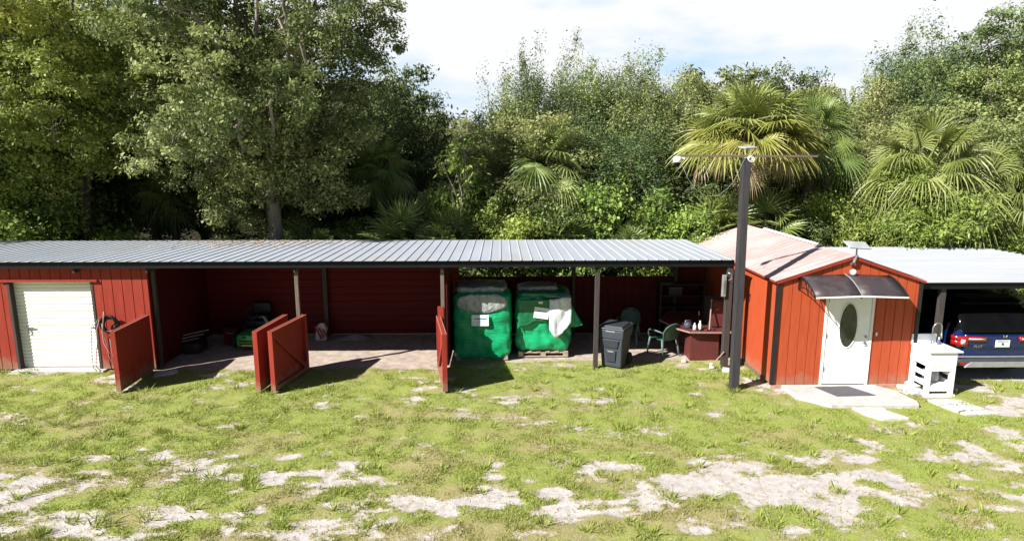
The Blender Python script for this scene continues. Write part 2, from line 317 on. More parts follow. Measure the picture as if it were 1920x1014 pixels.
for nm, val in (('sand', sm), ('forest', np.clip((ys - 18.6 + (vnoise(xs, ys, 1.5, 71) - .5) * 1.5) / .8, 0, 1)), ('dirt', ((ys > 14.25) & (ys < 17.7) & (xs > -8.2) & (xs < 5.8)) * 1.), ('dry', np.clip((vnoise(xs, ys, 1.0, 81, 4, .5) - .5) * 4 + np.clip((11.5 - ys) / 4, 0, 1) * .55 - .1, 0, 1))):
    a = me.attributes.new(nm, 'FLOAT', 'POINT'); a.data.foreach_set('value', np.asarray(val, np.float32))
ground = bpy.data.objects.new('ground', me); col.objects.link(ground); tag(ground, kind='structure')
m = bpy.data.materials.new('ground'); m.use_nodes = True; t = m.node_tree; p = t.nodes['Principled BSDF']; p.inputs['Roughness'].default_value = .95; p.inputs['Specular IOR Level'].default_value = .1
gm = N(t, 'ShaderNodeNewGeometry')
def noise(scale, detail=8, rough=.65):
    n = N(t, 'ShaderNodeTexNoise'); n.inputs['Scale'].default_value = scale; n.inputs['Detail'].default_value = detail; n.inputs['Roughness'].default_value = rough; t.links.new(gm.outputs['Position'], n.inputs[0]); return n.outputs[0]
def mrange(src, a, b, c=0., d=1.):
    n = N(t, 'ShaderNodeMapRange'); n.inputs[1].default_value = a; n.inputs[2].default_value = b; n.inputs[3].default_value = c; n.inputs[4].default_value = d; t.links.new(src, n.inputs[0]); return n.outputs[0]
def mixc(f, a, b):
    n = N(t, 'ShaderNodeMix', data_type='RGBA'); t.links.new(f, n.inputs[0])
    for i, q in ((6, a), (7, b)):
        if isinstance(q, tuple): n.inputs[i].default_value = (*[w_ * .77 for w_ in q], 1)
        else: t.links.new(q, n.inputs[i])
    return n.outputs[2]
def attr(nm): return N(t, 'ShaderNodeAttribute', attribute_name=nm).outputs['Fac']
sandc = mixc(mrange(noise(9), .35, .65), (.50, .45, .42), (.70, .65, .62)); sandc = mixc(mrange(noise(60, 3), .62, .72), sandc, (.28, .22, .17))
dirtc = mixc(mrange(noise(5), .35, .65), (.42, .33, .27), (.62, .53, .46)); sandc = mixc(attr('dirt'), sandc, dirtc)
grassc = mixc(mrange(noise(14), .35, .65), (.24, .28, .06), (.40, .44, .12)); grassc = mixc(mrange(noise(2.2), .4, .62), grassc, (.35, .41, .10)); grassc = mixc(attr('dry'), grassc, (.42, .37, .17)); grassc = mixc(mrange(noise(45, 4), .58, .70), grassc, (.15, .17, .045))
ad = N(t, 'ShaderNodeMath', operation='ADD'); t.links.new(attr('sand'), ad.inputs[0]); t.links.new(mrange(noise(8, 12, .8), .3, .7, -.8, .8), ad.inputs[1])
straw = mixc(mrange(noise(30, 5), .35, .65), (.30, .25, .12), (.50, .43, .26))
gc = mixc(mrange(ad.outputs[0], .12, .50), grassc, straw); gc = mixc(mrange(ad.outputs[0], .38, .85), gc, sandc)
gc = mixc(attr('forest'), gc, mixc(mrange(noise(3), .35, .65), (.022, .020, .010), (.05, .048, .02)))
t.links.new(gc, p.inputs['Base Color'])
b = N(t, 'ShaderNodeBump'); b.inputs['Strength'].default_value = .6; b.inputs['Distance'].default_value = .03; t.links.new(noise(35, 5), b.inputs['Height']); t.links.new(b.outputs[0], p.inputs['Normal'])
me.materials.append(m)
for q in me.polygons: q.use_smooth = True
# grass blades on the turf
n = 620000
by = 6.6 + (rng.random(n) ** 1.25) * 8.6; bx = (rng.random(n) - .5) * (by * 1.75 + 3.0) + .15
s = sand_mask(bx, by)
keep = (rng.random(n) < np.clip(1.15 - s * 1.5, .02, 1)) & ~((bx > 5.75) & (bx < 8.85) & (by > 12.75)) & ~((by > 14.25) & (bx < -1.2))
keep &= ~((bx > 5.95) & (bx < 8.25) & (by > 11.75) & (by < 12.98)) & ~((bx > 6.75) & (bx < 7.7) & (by > 11.1) & (by < 11.8)) & ~((bx > 8.62) & (bx < 9.5) & (by > 11.4) & (by < 12.9)) & ~((bx > -1.2) & (by > 14.8))
bx = bx[keep]; by = by[keep]; n = len(bx)
tuft = vnoise(bx, by, .25, 91, 3); h = (.015 + .036 * np.clip((tuft - .35) * 2.4, 0, 1)) * (.6 + .8 * rng.random(n)); wd = .004 + .006 * rng.random(n)
an = rng.random(n) * 6.283; ln = h * (.3 + .9 * rng.random(n)); la = rng.random(n) * 6.283
V = np.empty((n, 3, 3)); z0 = (vnoise(bx, by, .35, 61, 3) - .5) * .035 - .02
V[:, 0] = np.stack([bx - np.cos(an) * wd, by - np.sin(an) * wd, z0], 1); V[:, 1] = np.stack([bx + np.cos(an) * wd, by + np.sin(an) * wd, z0], 1); V[:, 2] = np.stack([bx + np.cos(la) * ln, by + np.sin(la) * ln, z0 + h], 1)
dry = np.clip((vnoise(bx, by, 1.0, 81, 4, .5) - .5) * 4 + np.clip((11.5 - by) / 4, 0, 1) * .55 - .1, 0, 1)
nw = 330; cw = rng.random((nw, 2)) * np.array([20, 6.6]) + np.array([-8.5, 7.6]); wb = np.array([(-11.5 + .12 * k, 14.2) for k in range(8)] + [(5.55 + .05 * math.sin(k), 13.2 + .08 * k) for k in range(10)] + [(8.4 + .1 * k, 12.7 + .05 * math.sin(k * 2)) for k in range(4)] + [(9.6 + .22 * k, 12.9 + .3 * math.sin(k * 1.3)) for k in range(12)] + [(2.2, 14.15), (5.1, 14.05), (4.0, 14.75), (4.3, 14.8)])
cw = np.concatenate([cw, wb + rng.normal(size=wb.shape) * .03]); wk = np.repeat(np.arange(len(cw)), 26); sw = sand_mask(cw[:, 0], cw[:, 1])[wk]
okw = (sw < .75) & ~((cw[wk, 0] > 5.75) & (cw[wk, 0] < 8.5) & (cw[wk, 1] > 11.2)) & ~((cw[wk, 0] < 5) & (cw[wk, 1] > 14.3)); wk = wk[okw]
m_ = len(wk); rw_ = rng.normal(size=(m_, 2)) * .045; wx = cw[wk, 0] + rw_[:, 0]; wy = cw[wk, 1] + rw_[:, 1]; wh_ = (.045 + .07 * rng.random(m_)); a2 = rng.random(m_) * 6.283; W2 = .006 + .008 * rng.random(m_)
VW = np.empty((m_, 3, 3)); VW[:, 0] = np.stack([wx - np.cos(a2) * W2, wy - np.sin(a2) * W2, 0 * wx - .015], 1); VW[:, 1] = np.stack([wx + np.cos(a2) * W2, wy + np.sin(a2) * W2, 0 * wx - .015], 1); VW[:, 2] = np.stack([wx + rw_[:, 0] * 1.3, wy + rw_[:, 1] * 1.3, wh_], 1)
tint = np.clip(.80 - .42 * dry + (rng.random(n) - .5) * .35 - .2 * (s[keep] > .4) + (vnoise(bx, by, .6, 95, 3) - .5) * .7, 0, 1)
me = bpy.data.meshes.new('grass'); V = np.concatenate([V, VW]); tint = np.concatenate([tint, np.clip(.75 + .3 * (rng.random(len(cw)) - .5)[wk] + .2 * rng.random(m_), 0, 1)]); n += m_
npmesh(me, V.reshape(-1, 3), np.arange(n * 3).reshape(-1, 3), np.repeat(tint, 3), 3); me.materials.append(MATS['grass_blade'])
go = bpy.data.objects.new('grass', me); col.objects.link(go); tag(go, 'short green and yellowed turf grass growing in patches between bare sand', 'grass', kind='stuff')
# ------------------------------------------------------------------ foliage generators
def unit(v): return v / np.maximum(np.linalg.norm(v, axis=1, keepdims=True), 1e-6)
def leaves(C, RAD, per, L, Wd, rg, up=.5, tn=None, droop=0., spread=.5):
    n = len(C) * per; ci = np.repeat(np.arange(len(C)), per)
    d = unit(rg.normal(size=(n, 3))); r_ = rg.random(n)[:, None] ** spread
    P = C[ci] + d * RAD[ci] * r_
    nrm = unit(d * .7 + rg.normal(size=(n, 3)) * .55 + np.array([0, 0, up]))
    ax = unit(np.cross(nrm, rg.normal(size=(n, 3)))); ax[:, 2] -= droop; ax = unit(ax); bx_ = np.cross(nrm, ax)
    sz_ = .5 + 1.15 * rg.random(n) ** 1.8; ll = (L * sz_)[:, None]; ww = (Wd * sz_ * (.8 + .4 * rg.random(n)))[:, None]
    V = np.stack([P, P + ax * ll * .5 + bx_ * ww * .5, P + ax * ll, P + ax * ll * .45 - bx_ * ww * .5], 1)
    tc_ = (tn if tn is not None else rg.random(len(C)))[ci]
    tt = np.clip(tc_ * .65 + rg.random(n) * .35, 0, 1)
    return V.reshape(-1, 3), np.repeat(tt, 4)
def leafobj(name, parts, m, parent):
    V = np.concatenate([p_[0] for p_ in parts]); T = np.concatenate([p_[1] for p_ in parts])
    me = bpy.data.meshes.new(name); npmesh(me, V, np.arange(len(V)).reshape(-1, 4), T); me.materials.append(MATS[m])
    o = bpy.data.objects.new(name, me); col.objects.link(o); o.parent = parent; return o
def curve_pts(a, b, rg, n=6, wob=.12, sag=0.):
    a = np.array(a, float); b = np.array(b, float); L = np.linalg.norm(b - a); off = rg.normal(size=(n + 1, 3)) * wob * L * .25; off[0] = 0; off[-1] = 0
    return [a + (b - a) * (i / n) + off[i] + np.array([0, 0, sag * L * math.sin(math.pi * i / n)]) for i in range(n + 1)]
def make_tree(seed, H, Rx, z0, lobes, subs, per, L, Wd, lm, bark='bark_dark', trunk_r=.16, sub_r=.55, shape='round', lean=(0, 0), up=.5, droop=0., trunk_split=.35, spread=.5, twigs=True, lobe_r=.33, trunk_name='trunk', crown_name='crown'):
    rg = np.random.default_rng(seed)
    root = bpy.data.objects.new('tree', None); col.objects.link(root)
    cz = (z0 + H) / 2; hz = (H - z0) / 2
    C = []
    for k in range(lobes * 6):
        if len(C) >= lobes: break
        d = rg.normal(size=3); d /= np.linalg.norm(d); r_ = rg.random() ** .4 * .82
        c = np.array([d[0] * Rx * r_, d[1] * Rx * r_, cz + d[2] * hz * r_])
        if shape == 'cone' : f = (c[2] - z0) / (H - z0); c[0] *= 1.15 - .75 * f; c[1] *= 1.15 - .75 * f
        if shape == 'dome' and c[2] < cz: c[2] = z0 + rg.random() * (cz - z0); 
        if all(np.linalg.norm(c - q) > Rx * .22 for q in C): C.append(c)
    C = np.array(C); C[:, 0] += lean[0] * (C[:, 2] / H); C[:, 1] += lean[1] * (C[:, 2] / H)
    lt = rg.random(len(C)) * .95 + .02
    SC = []; ST = []
    lr = Rx * lobe_r
    for i, c in enumerate(C):
        ns = int(subs * (.7 + .6 * rg.random()))
        d = rg.normal(size=(ns, 3)); d /= np.linalg.norm(d, axis=1, keepdims=True)
        s_ = c + d * lr * (rg.random(ns)[:, None] ** .45) * np.array([1.1, 1.1, 1.5 if shape == 'up' else .8])
        if shape == 'up': # thin shoots pushing out of the top
            k = ns // 4; s_[:k, 2] += rg.random(k) * lr * 1.1
        SC.append(s_); ST.append(np.clip(lt[i] + rg.normal(size=ns) * .16, 0, 1))
    SC = np.concatenate(SC); ST = np.concatenate(ST); ok = SC[:, 2] > max(.12, z0 * .75); SC = SC[ok]; ST = ST[ok]
    rr = sub_r * (.5 + .8 * rg.random((len(SC), 1))) * np.array([1, 1, 1.7 if shape == 'up' else .62])
    leafobj(crown_name, [leaves(SC, rr, per, L, Wd, rg, up, ST, droop, spread)], lm, root)
    mb = MB()
    zt = z0 + (H - z0) * trunk_split
    tp = [np.array([lean[0] * f * zt / H + rg.normal() * .05 * f, lean[1] * f * zt / H, f * zt]) for f in np.linspace(0, 1, 6)]
    mb.tube(tp, [trunk_r * (1.25 - .6 * i / 5) for i in range(6)], 9)
    for c in C:
        f = .45 + .55 * rg.random(); b0 = tp[-1] * f + np.array([0, 0, 0.]); b0[2] = max(b0[2], .1)
        k = 5; mb.tube(curve_pts(b0, c, rg, k, .18, .06), [trunk_r * .45 * (1 - .8 * i / k) + .008 for i in range(k + 1)], 6)
    if twigs:
        for j in rg.choice(len(SC), min(len(SC), 170), replace=False):
            c = SC[j]; near = C[np.argmin(np.linalg.norm(C - c, axis=1))]
            mb.tube(curve_pts(near, c, rg, 3, .2), [.018, .014, .01, .005], 4)
    tr = mb.build(trunk_name, bark, root, smooth=True)
    return root
def dress(root, name, loc, label, cat='tree', group=None, rotz=0, scale=1.):
    root.name = name; root.location = loc; root.rotation_euler = (0, 0, rotz); root.scale = scale if hasattr(scale, '__len__') else (scale,) * 3
    tag(root, label, cat, group); return root
def frond(rg, base, direction, pet, rad, nseg, droop, tn, split=.35, fold=.45, bend=.75):
    """one fan leaf: petiole plus pleated, drooping segments"""
    d = np.array(direction, float); d /= np.linalg.norm(d)
    oh = np.array([d[0], d[1], 0]); oh /= max(np.linalg.norm(oh), 1e-4); s_ = np.array([-oh[1], oh[0], 0.])
    hub = base + d * pet + np.array([0, 0, -.12 * pet * pet])
    el = math.asin(max(-1, min(1, d[2]))); el2 = -1.2 - .3 * rg.random() if tn < .15 and bend >= .5 and bend != .75 else el - (.2 * bend if el > .85 else bend) - .35 * rg.random() * bend
    p_d = d; d = oh * math.cos(el2) + np.array([0, 0, math.sin(el2)])
    ro = rg.normal() * .55; u = np.cross(s_, d); s_, u = s_ * math.cos(ro) + u * math.sin(ro), u * math.cos(ro) - s_ * math.sin(ro)
    V = []; T = []
    w = .012
    V.append([base - s_ * w, base + s_ * w, hub + s_ * w * .7, hub - s_ * w * .7]); T.append(tn)
    for i in range(nseg):
        a = (i / (nseg - 1) - .5) * R(255)
        ddir = d * math.cos(a) + s_ * math.sin(a) + u * fold * (abs(math.sin(a)) * .5 - .15); ddir /= np.linalg.norm(ddir)
        L = rad * (1 - .25 * abs(a) / 2.2) * (.88 + .2 * rg.random()); side = np.cross(ddir, u); side /= max(np.linalg.norm(side), 1e-3)
        wv = (side * .82 + np.cross(ddir, side) * (.57 if i % 2 else -.57)) * (.024 * rad / .8 * 26 / nseg * .74); p0 = hub; k = 4; prev = None; t0 = tn + rg.normal() * .09
        dr = droop * (.7 + .6 * rg.random())
        for j in range(k + 1):
            f = j / k; c = hub + ddir * L * f + np.array([0, 0, -dr * L * max(0, f - split) ** 2 * 1.6]); ww = wv * (.5 + 1.1 * min(1, f * 2.4)) * (1 - f ** 3 * .95)
            if prev is not None: V.append([prev[0], prev[1], c + ww, c - ww]); T.append(t0)
            prev = (c - ww, c + ww)
    return V, T
def make_palm(seed, trunk_h, nfr, rad, pet, lm='palm_leaf', dead=.25, tr=.17, low=-.75, nseg=24, droop=1.0, bend=.75):
    rg = np.random.default_rng(seed); root = bpy.data.objects.new('palm', None); col.objects.link(root)
    V = []; T = []; top = np.array([0, 0, trunk_h])
    for i in range(nfr):
        f = i / (nfr - 1); az = i * 2.39996 + rg.normal() * .2; el = 1.35 - f * (1.35 - low) + rg.normal() * .1
        d = np.array([math.cos(az) * math.cos(el), math.sin(az) * math.cos(el), math.sin(el)])
        isdead = f > 1 - dead or (f > .6 and rg.random() < dead * .8)
        tn = (rg.random() * .14) if isdead else (.72 + rg.random() * .28 if f < .42 else .30 + rg.random() * .42)
        if lm == 'palm_green': tn = .05 + .1 * rg.random() if isdead else .3 + .7 * rg.random()
        v, t_ = frond(rg, top + np.array([0, 0, -.35 * f]), d, pet * (.8 + .4 * rg.random()), rad * (.8 + .35 * rg.random()) * (.62 if isdead else 1), nseg, droop * (1.3 if isdead else .6 + f * .6), tn, bend=bend)
        V += v; T += t_
    V = np.array(V).reshape(-1, 3); T = np.repeat(np.clip(np.array(T), 0, 1), 4)
    me = bpy.data.meshes.new('fronds'); npmesh(me, V, np.arange(len(V)).reshape(-1, 4), T); me.materials.append(MATS[lm]); o = bpy.data.objects.new('fronds', me); col.objects.link(o); o.parent = root
    mb = MB(); k = 8; pts = [(math.sin(i) * .03, 0, trunk_h * i / k) for i in range(k + 1)]
    mb.tube(pts, [tr * (1.1 - .2 * i / k) for i in range(k + 1)], 12)
    for i in range(int(trunk_h * 14)):     # old leaf boots
        a = i * 2.4; z = trunk_h * (.3 + .7 * (i / max(1, trunk_h * 14))); c = Vector((math.cos(a) * tr * .9, math.sin(a) * tr * .9, z)); mb.bar(c, c + Vector((math.cos(a) * .1, math.sin(a) * .1, .16)), .07, .02)
    mb.build('trunk', 'bark_dark', root)
    return root
# ------------------------------------------------------------------ wall and sheet helpers
from mathutils import noise as mn
def gwall(mb, axis, a0, a1, face, thick, zb, zt, pitch=.2, out=-1, gw=.016, gd=.014, phase=0., brk=()):
    zf = zt if callable(zt) else (lambda q: zt)
    pts = []
    k = math.ceil((a0 - phase) / pitch)
    ev = [(a0, 0)]
    g = phase + k * pitch
    while g < a1 - gw:
        if g > a0 + gw: ev += [(g - gw / 2, 0), (g - gw / 2 + .001, 1), (g + gw / 2 - .001, 1), (g + gw / 2, 0)]
        g += pitch
    ev += [(a1, 0)] + [(q, 0) for q in brk if a0 < q < a1]
    ev.sort()
    vs = []; fs = []
    for a, d in ev:
        f = face - out * gd * d; bk = face - out * thick; z = zf(a)
        for (q, zz_) in ((f, zb), (f, z), (bk, z), (bk, zb)): vs.append((a, q, zz_) if axis == 'x' else (q, a, zz_))
    for i in range(len(ev) - 1):
        o = 4 * i
        for j in range(4): fs.append((o + j, o + (j + 1) % 4, o + 4 + (j + 1) % 4, o + 4 + j))
    fs += [(0, 1, 2, 3), tuple(4 * (len(ev) - 1) + j for j in (3, 2, 1, 0))]
    return mb.add(vs, fs)
def ribs(a0, a1, pitch, h, w=.05, top=.02, ph=0.):
    out = [(a0, 0)]; g = a0 + ph + pitch / 2
    while g < a1 - w:
        out += [(g - w / 2, 0), (g - top / 2, h), (g + top / 2, h), (g + w / 2, 0)]; g += pitch
    return out + [(a1, 0)]
def softbox(x0, x1, y0, y1, z0, z1, seed, n=14, rnd=.18, amp=.03, fr=3.0, taper=0., keep=None):
    mb = MB(); cx, cy, cz = (x0 + x1) / 2, (y0 + y1) / 2, (z0 + z1) / 2; hx, hy, hz = (x1 - x0) / 2, (y1 - y0) / 2, (z1 - z0) / 2
    for ax in range(3):
        for sg in (-1, 1):
            rows = []
            for i in range(n + 1):
                r_ = []
                for j in range(n + 1):
                    p_ = [0, 0, 0]; p_[ax] = sg; p_[(ax + 1) % 3] = (2 * i / n - 1) * (1 if sg > 0 else -1); p_[(ax + 2) % 3] = 2 * j / n - 1
                    c = Vector(p_); k = 1 / (abs(c.x) ** 8 + abs(c.y) ** 8 + abs(c.z) ** 8) ** (1 / 8)
                    q = c * k
                    q = q.lerp(c.normalized() * 1.15, rnd)
                    tz = 1 - taper * (q.z * .5 + .5)
                    P = Vector((cx + q.x * hx * tz, cy + q.y * hy * tz, cz + q.z * hz))
                    dn = mn.noise(P * fr + Vector((seed, 0, 0))) + .5 * mn.noise(P * fr * 2.3 + Vector((seed, 5, 0)))
                    r_.append(P + Vector((q.x, q.y, q.z * .6)) * amp * dn)
                rows.append(r_)
            mb.grid(rows)
    return mb
# ================================================================== long storage shed
YF, YB = 14.3, 17.1
def roofz(y): return 2.57 - .017 * (y - 14.05)
sh = thing('storage_shed', (-4.5, YF, 0), 'long open fronted red storage shed under a low ribbed grey metal roof', 'shed')
rp_ = ribs(-15.4, 5.27, .235, .015, .036, .014)
mb = MB(); mb.grid([[(a, y, roofz(y) + h_) for a, h_ in rp_] for y in (14.03, 15.35, 16.7, 18.05)]); mb.build('roof', 'roof_metal', sh, solid=.003)
mb = MB(); mb.box(-15.35, 5.25, 14.10, 14.14, 2.41, 2.553); mb.box(5.20, 5.245, 14.107, 18.0, 2.38, 2.478); mb.box(-15.35, 5.195, 17.96, 18.0, 2.38, 2.478); mb.build('fascia', 'fascia_paint', sh)
MB().box(-15.3, 5.19, 14.145, 17.95, 2.455, 2.47).build('bounce_blocker', 'dark_bounce_blocker', sh)  # added dark sheet, keeps roof bounce light out of the bays
mb = MB()
for y in (14.6, 15.4, 16.2, 17.0, 17.6): mb.box(-15.3, 5.19, y - .02, y + .02, 2.39, 2.453)
for x in (-9.5, -7.9, -4.62, -1.32, 2.2, 5.15): mb.box(x - .02, x + .02, 14.15, 17.9, 2.30, 2.385)
mb.build('rafters', 'dark_post', sh)
mb = MB()
DX0, DX1, DZ = -11.12, -9.2, 2.08
gwall(mb, 'x', -15.3, DX0, YF, .06, .03, 2.42, .225); gwall(mb, 'x', DX0, DX1, YF, .06, DZ, 2.42, .225); gwall(mb, 'x', DX1, -7.98, YF, .06, .03, 2.42, .225)
mb.build('front_wall', 'red_board', sh)
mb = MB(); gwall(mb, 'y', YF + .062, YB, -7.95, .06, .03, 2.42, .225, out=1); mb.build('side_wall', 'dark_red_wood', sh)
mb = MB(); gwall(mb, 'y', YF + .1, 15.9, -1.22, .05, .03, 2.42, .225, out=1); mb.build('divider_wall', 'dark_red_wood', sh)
def zr(a0, a1, pitch=.2, h=.012):   # horizontal ribs
    return ribs(a0, a1, pitch, h, .06, .03)
mb = MB()
for (x0, x1, z1) in ((-8.05, -1.15, 2.44),): mb.grid([[(x, YB - h_, a) for a, h_ in zr(.04, z1)] for x in (x0, x1)])
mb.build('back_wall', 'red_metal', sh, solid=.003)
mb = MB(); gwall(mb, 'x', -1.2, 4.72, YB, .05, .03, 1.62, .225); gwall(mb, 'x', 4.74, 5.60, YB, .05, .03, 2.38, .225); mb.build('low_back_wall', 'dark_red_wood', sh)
mb = MB(); mb.box(-7.9, -4.72, YB - .06, YB - .03, .03, .06); mb.box(-4.6, -1.3, YB - .06, YB - .03, .03, .06); mb.build('wall_rail', 'pale_edge', sh)
for x, y, r_, m_ in ((-4.74, YB - .12, .055, 'dark_post'), (-4.62, YF - .02, .042, 'brown_post'), (-1.33, YF - .02, .042, 'brown_post'), (1.97, YB - .08, .045, 'dark_post'), (4.74, YB - .1, .045, 'dark_post'), (2.19, 14.24, .052, 'dark_post'), (-7.9, YF + .12, .04, 'dark_post')):
    MB().box(x - r_, x + r_, y - r_, y + r_, 0, 2.42).build('post', m_, sh, bevel=.006)
pr_ = MB().box(5.12, 5.26, 14.13, 14.27, 0, 2.42).build('post', 'dark_post', sh, bevel=.008)
nl = 700; lx = -6.3 + rng.normal(size=nl) * 1.5; ly = 17.95 - np.abs(rng.normal(size=nl)) * .75; okl = (ly > 14.3); lx = lx[okl]; ly = ly[okl]; nl = len(lx)
la_ = rng.random(nl) * 6.283; ll_ = .02 + .03 * rng.random(nl); Pl = np.stack([lx, ly, 2.57 - .017 * (ly - 14.05) + .018 + .006 * rng.random(nl)], 1)
d1_ = np.stack([np.cos(la_) * ll_, np.sin(la_) * ll_, .008 * rng.normal(size=nl)], 1); d2_ = np.stack([-np.sin(la_) * ll_ * .5, np.cos(la_) * ll_ * .5, .006 * rng.normal(size=nl)], 1)
me_ = bpy.data.meshes.new('fallen_leaves'); npmesh(me_, np.stack([Pl - d1_, Pl + d2_, Pl + d1_, Pl - d2_], 1).reshape(-1, 3), np.arange(nl * 4).reshape(-1, 4)); me_.materials.append(MATS['dry_leaf'])
lo_ = bpy.data.objects.new('fallen_leaves', me_); col.objects.link(lo_); tag(lo_, 'dry fallen leaves scattered on the rear of the long roof below the big oak', 'leaf litter', kind='stuff')
# roller door
prof = []
z = .04
while z < DZ - .02:
    prof += [(z, 0), (z + .016, .008), (z + .035, .011), (z + .058, .008), (z + .074, 0)]; z += .082
rd = MB().grid([[(x, YF + .13 - h_, a) for a, h_ in prof] for x in (DX0 + .06, DX1 - .04)]).build('roller_door', 'roller_steel', sh, solid=.002)
mb = MB(); mb.bar((-10.92, YF + .09, .98), (-10.72, YF + .09, .98), .02, .03); mb.bar((-10.85, YF + .085, .99), (-10.85, YF + .085, .84), .02, .02); mb.build('latch', 'grey_steel', rd); MB().bar((-9.42, YF + .09, .99), (-9.28, YF + .09, .99), .02, .02).build('latch', 'grey_steel', rd)
for xa in (DX0 + .002, DX1 - .058): MB().box(xa, xa + .056, YF - .012, YF + .16, 0, DZ - .002).build('door_jamb', 'dark_post', sh)
MB().box(DX0 - .14, DX1 + .12, YF - .05, YF - .003, DZ - .005, DZ + .045).build('lintel', 'red_board', sh)
MB().box(DX0 - .05, DX1 + .1, YF - .16, YF + .2, -.03, .028).build('threshold', 'concrete', sh, bevel=.006)
# swung open half height gates
def gate(hx, hy, nx_, ny_, th=.085, h_=1.32, brace=1, thick2=False):
    a = Vector((hx, hy, 0)); b = Vector((nx_, ny_, 0)); d = (b - a).normalized(); s_ = Vector((d.y, -d.x, 0))   # s_ points to +x for d = -y... see below
    if s_.x < 0: s_ = -s_
    L = (b - a).length; z0 = .04
    g = MB(); P = lambda t_, w_, z_: a + d * t_ + s_ * w_ + Vector((0, 0, z_))
    def slab(mb_, t0, t1, w0, w1, z0_, z1_):
        mb_.add([P(t0, w0, z0_), P(t1, w0, z0_), P(t1, w1, z0_), P(t0, w1, z0_), P(t0, w0, z1_), P(t1, w0, z1_), P(t1, w1, z1_), P(t0, w1, z1_)], [(0, 3, 2, 1), (4, 5, 6, 7), (0, 1, 5, 4), (1, 2, 6, 5), (2, 3, 7, 6), (3, 0, 4, 7)])
    slab(g, 0, L, -.012, .012, z0, h_)
    g = g.build('gate', 'red_board', sh)
    f = MB(); fw = .09; sd = brace; w0, w1 = (.0125, th) if sd > 0 else (-th, -.0125)
    slab(f, 0, fw, w0, w1, z0, h_); slab(f, L - fw, L, w0, w1, z0, h_); slab(f, fw + .001, L - fw - .001, w0, w1, z0, z0 + fw); slab(f, fw + .001, L - fw - .001, w0, w1, h_ - fw, h_)
    p0 = P(fw, (w0 + w1) / 2, z0 + fw); p1 = P(L - fw, (w0 + w1) / 2, h_ - fw); f.bar(p0, p1, .035, .09)
    f.build('gate_frame', 'red_board', g)
    tmb = MB(); slab(tmb, 0, L, min(w0, -.012), min(w0, -.012) + .012, h_ + .001, h_ + .006); slab(tmb, 0, L, max(w1, .012) - .012, max(w1, .012), h_ + .001, h_ + .006); tmb.build('gate_edge', 'pale_edge', g)
    return g
gate(-7.98, 14.22, -7.93, 12.81, brace=-1)
gate(-4.86, 14.2, -5.02, 12.75, brace=-1)
gate(-4.50, 14.2, -4.78, 12.76, brace=1)
g4 = gate(-1.40, 14.22, -1.13, 12.68, brace=-1, h_=1.27)
MB().box(-1.44, -1.30, 14.12, 14.2, 0, 1.50).build('gate_post', 'red_board', sh, bevel=.004)
# loose ends round the shed
mb = MB(); P0 = Vector((-8.95, 14.2, 1.12))
def coil(c, r_, n, m_, name, seed, rw=.012):
    random.seed(seed); pts = []
    for i in range(n * 16 + 1):
        a = i / 16 * 2 * math.pi; rr = r_ * (1 + .22 * math.sin(i * .37 + seed)); pts.append((c[0] + math.cos(a) * rr, c[1] - .01 - .05 * (i / (n * 16)) + .01 * math.sin(i), c[2] + math.sin(a) * rr * 1.05))
    return MB().tube(pts, rw, 6)
hose = thing('garden_hose', (-8.95, 14.2, .05), 'coiled black hose and tangled cords hanging on the red wall beside the white roller door', 'hose')
coil((-8.86, 14.22, 1.10), .17, 11, '', '', 3, .018).build('coil', 'hose_black', hose, smooth=True)
mb = MB(); mb.tube([(-8.92, 14.13, 1.42), (-8.95, 14.12, 1.2), (-9.0, 14.12, .95), (-8.98, 14.1, .7), (-8.9, 14.1, .52), (-8.88, 14.1, .45)], .013, 6)
mb.tube([(-9.04, 14.14, 1.25), (-9.12, 14.12, 1.0), (-9.14, 14.12, .7), (-9.2, 14.12, .4), (-9.22, 14.1, .15), (-9.12, 14.1, .04)], .01, 6); mb.build('cord', 'hose_pink', hose, smooth=True)
mb = MB(); mb.tube([(-9.0, 14.13, 1.15), (-8.98, 14.12, .9), (-8.93, 14.11, .7), (-8.9, 14.1, .4), (-8.86, 14.1, .25), (-8.82, 14.1, .4), (-8.85, 14.12, .8)], .009, 6); mb.tube([(-9.02, 14.13, 1.3), (-9.25, 14.13, 1.0), (-9.3, 14.13, .4), (-9.28, 14.1, .12), (-9.2, 14.1, .03)], .008, 6); mb.build('wire', 'hose_grey', hose, smooth=True)
tag(MB().prism([(-8.75, 13.72), (-8.0, 13.72), (-8.0, 14.2), (-8.55, 14.22)], -.03, .05).build('concrete_slab', 'limestone', bevel=.01), 'small pale concrete slab on the ground beside the first swung gate', 'slab')
tag(MB().prism([(-7.75, 13.75), (-7.35, 14.05), (-7.45, 14.2), (-7.85, 14.0)], -.03, .035).build('stone', 'limestone', bevel=.01), 'flat pale stone lying in the gate shadow at the foot of the leftmost gate', 'stone')
# striped sack and dirt heap
sk = thing('feed_sack', (-4.93, 16.55, 0), 'red and white striped sack leaning against the inner post of the shed', 'sack')
c0 = at(603, 625, 16.6)
softbox(c0.x - .15, c0.x + .17, 16.5, 16.7, .0, .50, 3, 10, .25, .05, 5, taper=.35).build('bag', 'sack_white', sk, smooth=True)
mb = MB()
for k in range(3): mb.bar((c0.x - .13 + k * .10, 16.475, .42 - .04 * k), (c0.x + .03 + k * .07, 16.465, .08 + .04 * k), .045, .012, up=(0, 1, 0))
mb.build('stripe', 'sack_red', sk)
hp = MB(); ctr = gat(665, 634)
rows = [[(ctr.x + math.cos(a) * r_ * .55, ctr.y + math.sin(a) * r_ * .22, .13 * (1 - r_) * (1 + .4 * mn.noise(Vector((a, r_ * 3, 2)))) - .01) for a in [k / 20 * 2 * math.pi for k in range(21)]] for r_ in (0.01, .3, .55, .8, 1)]
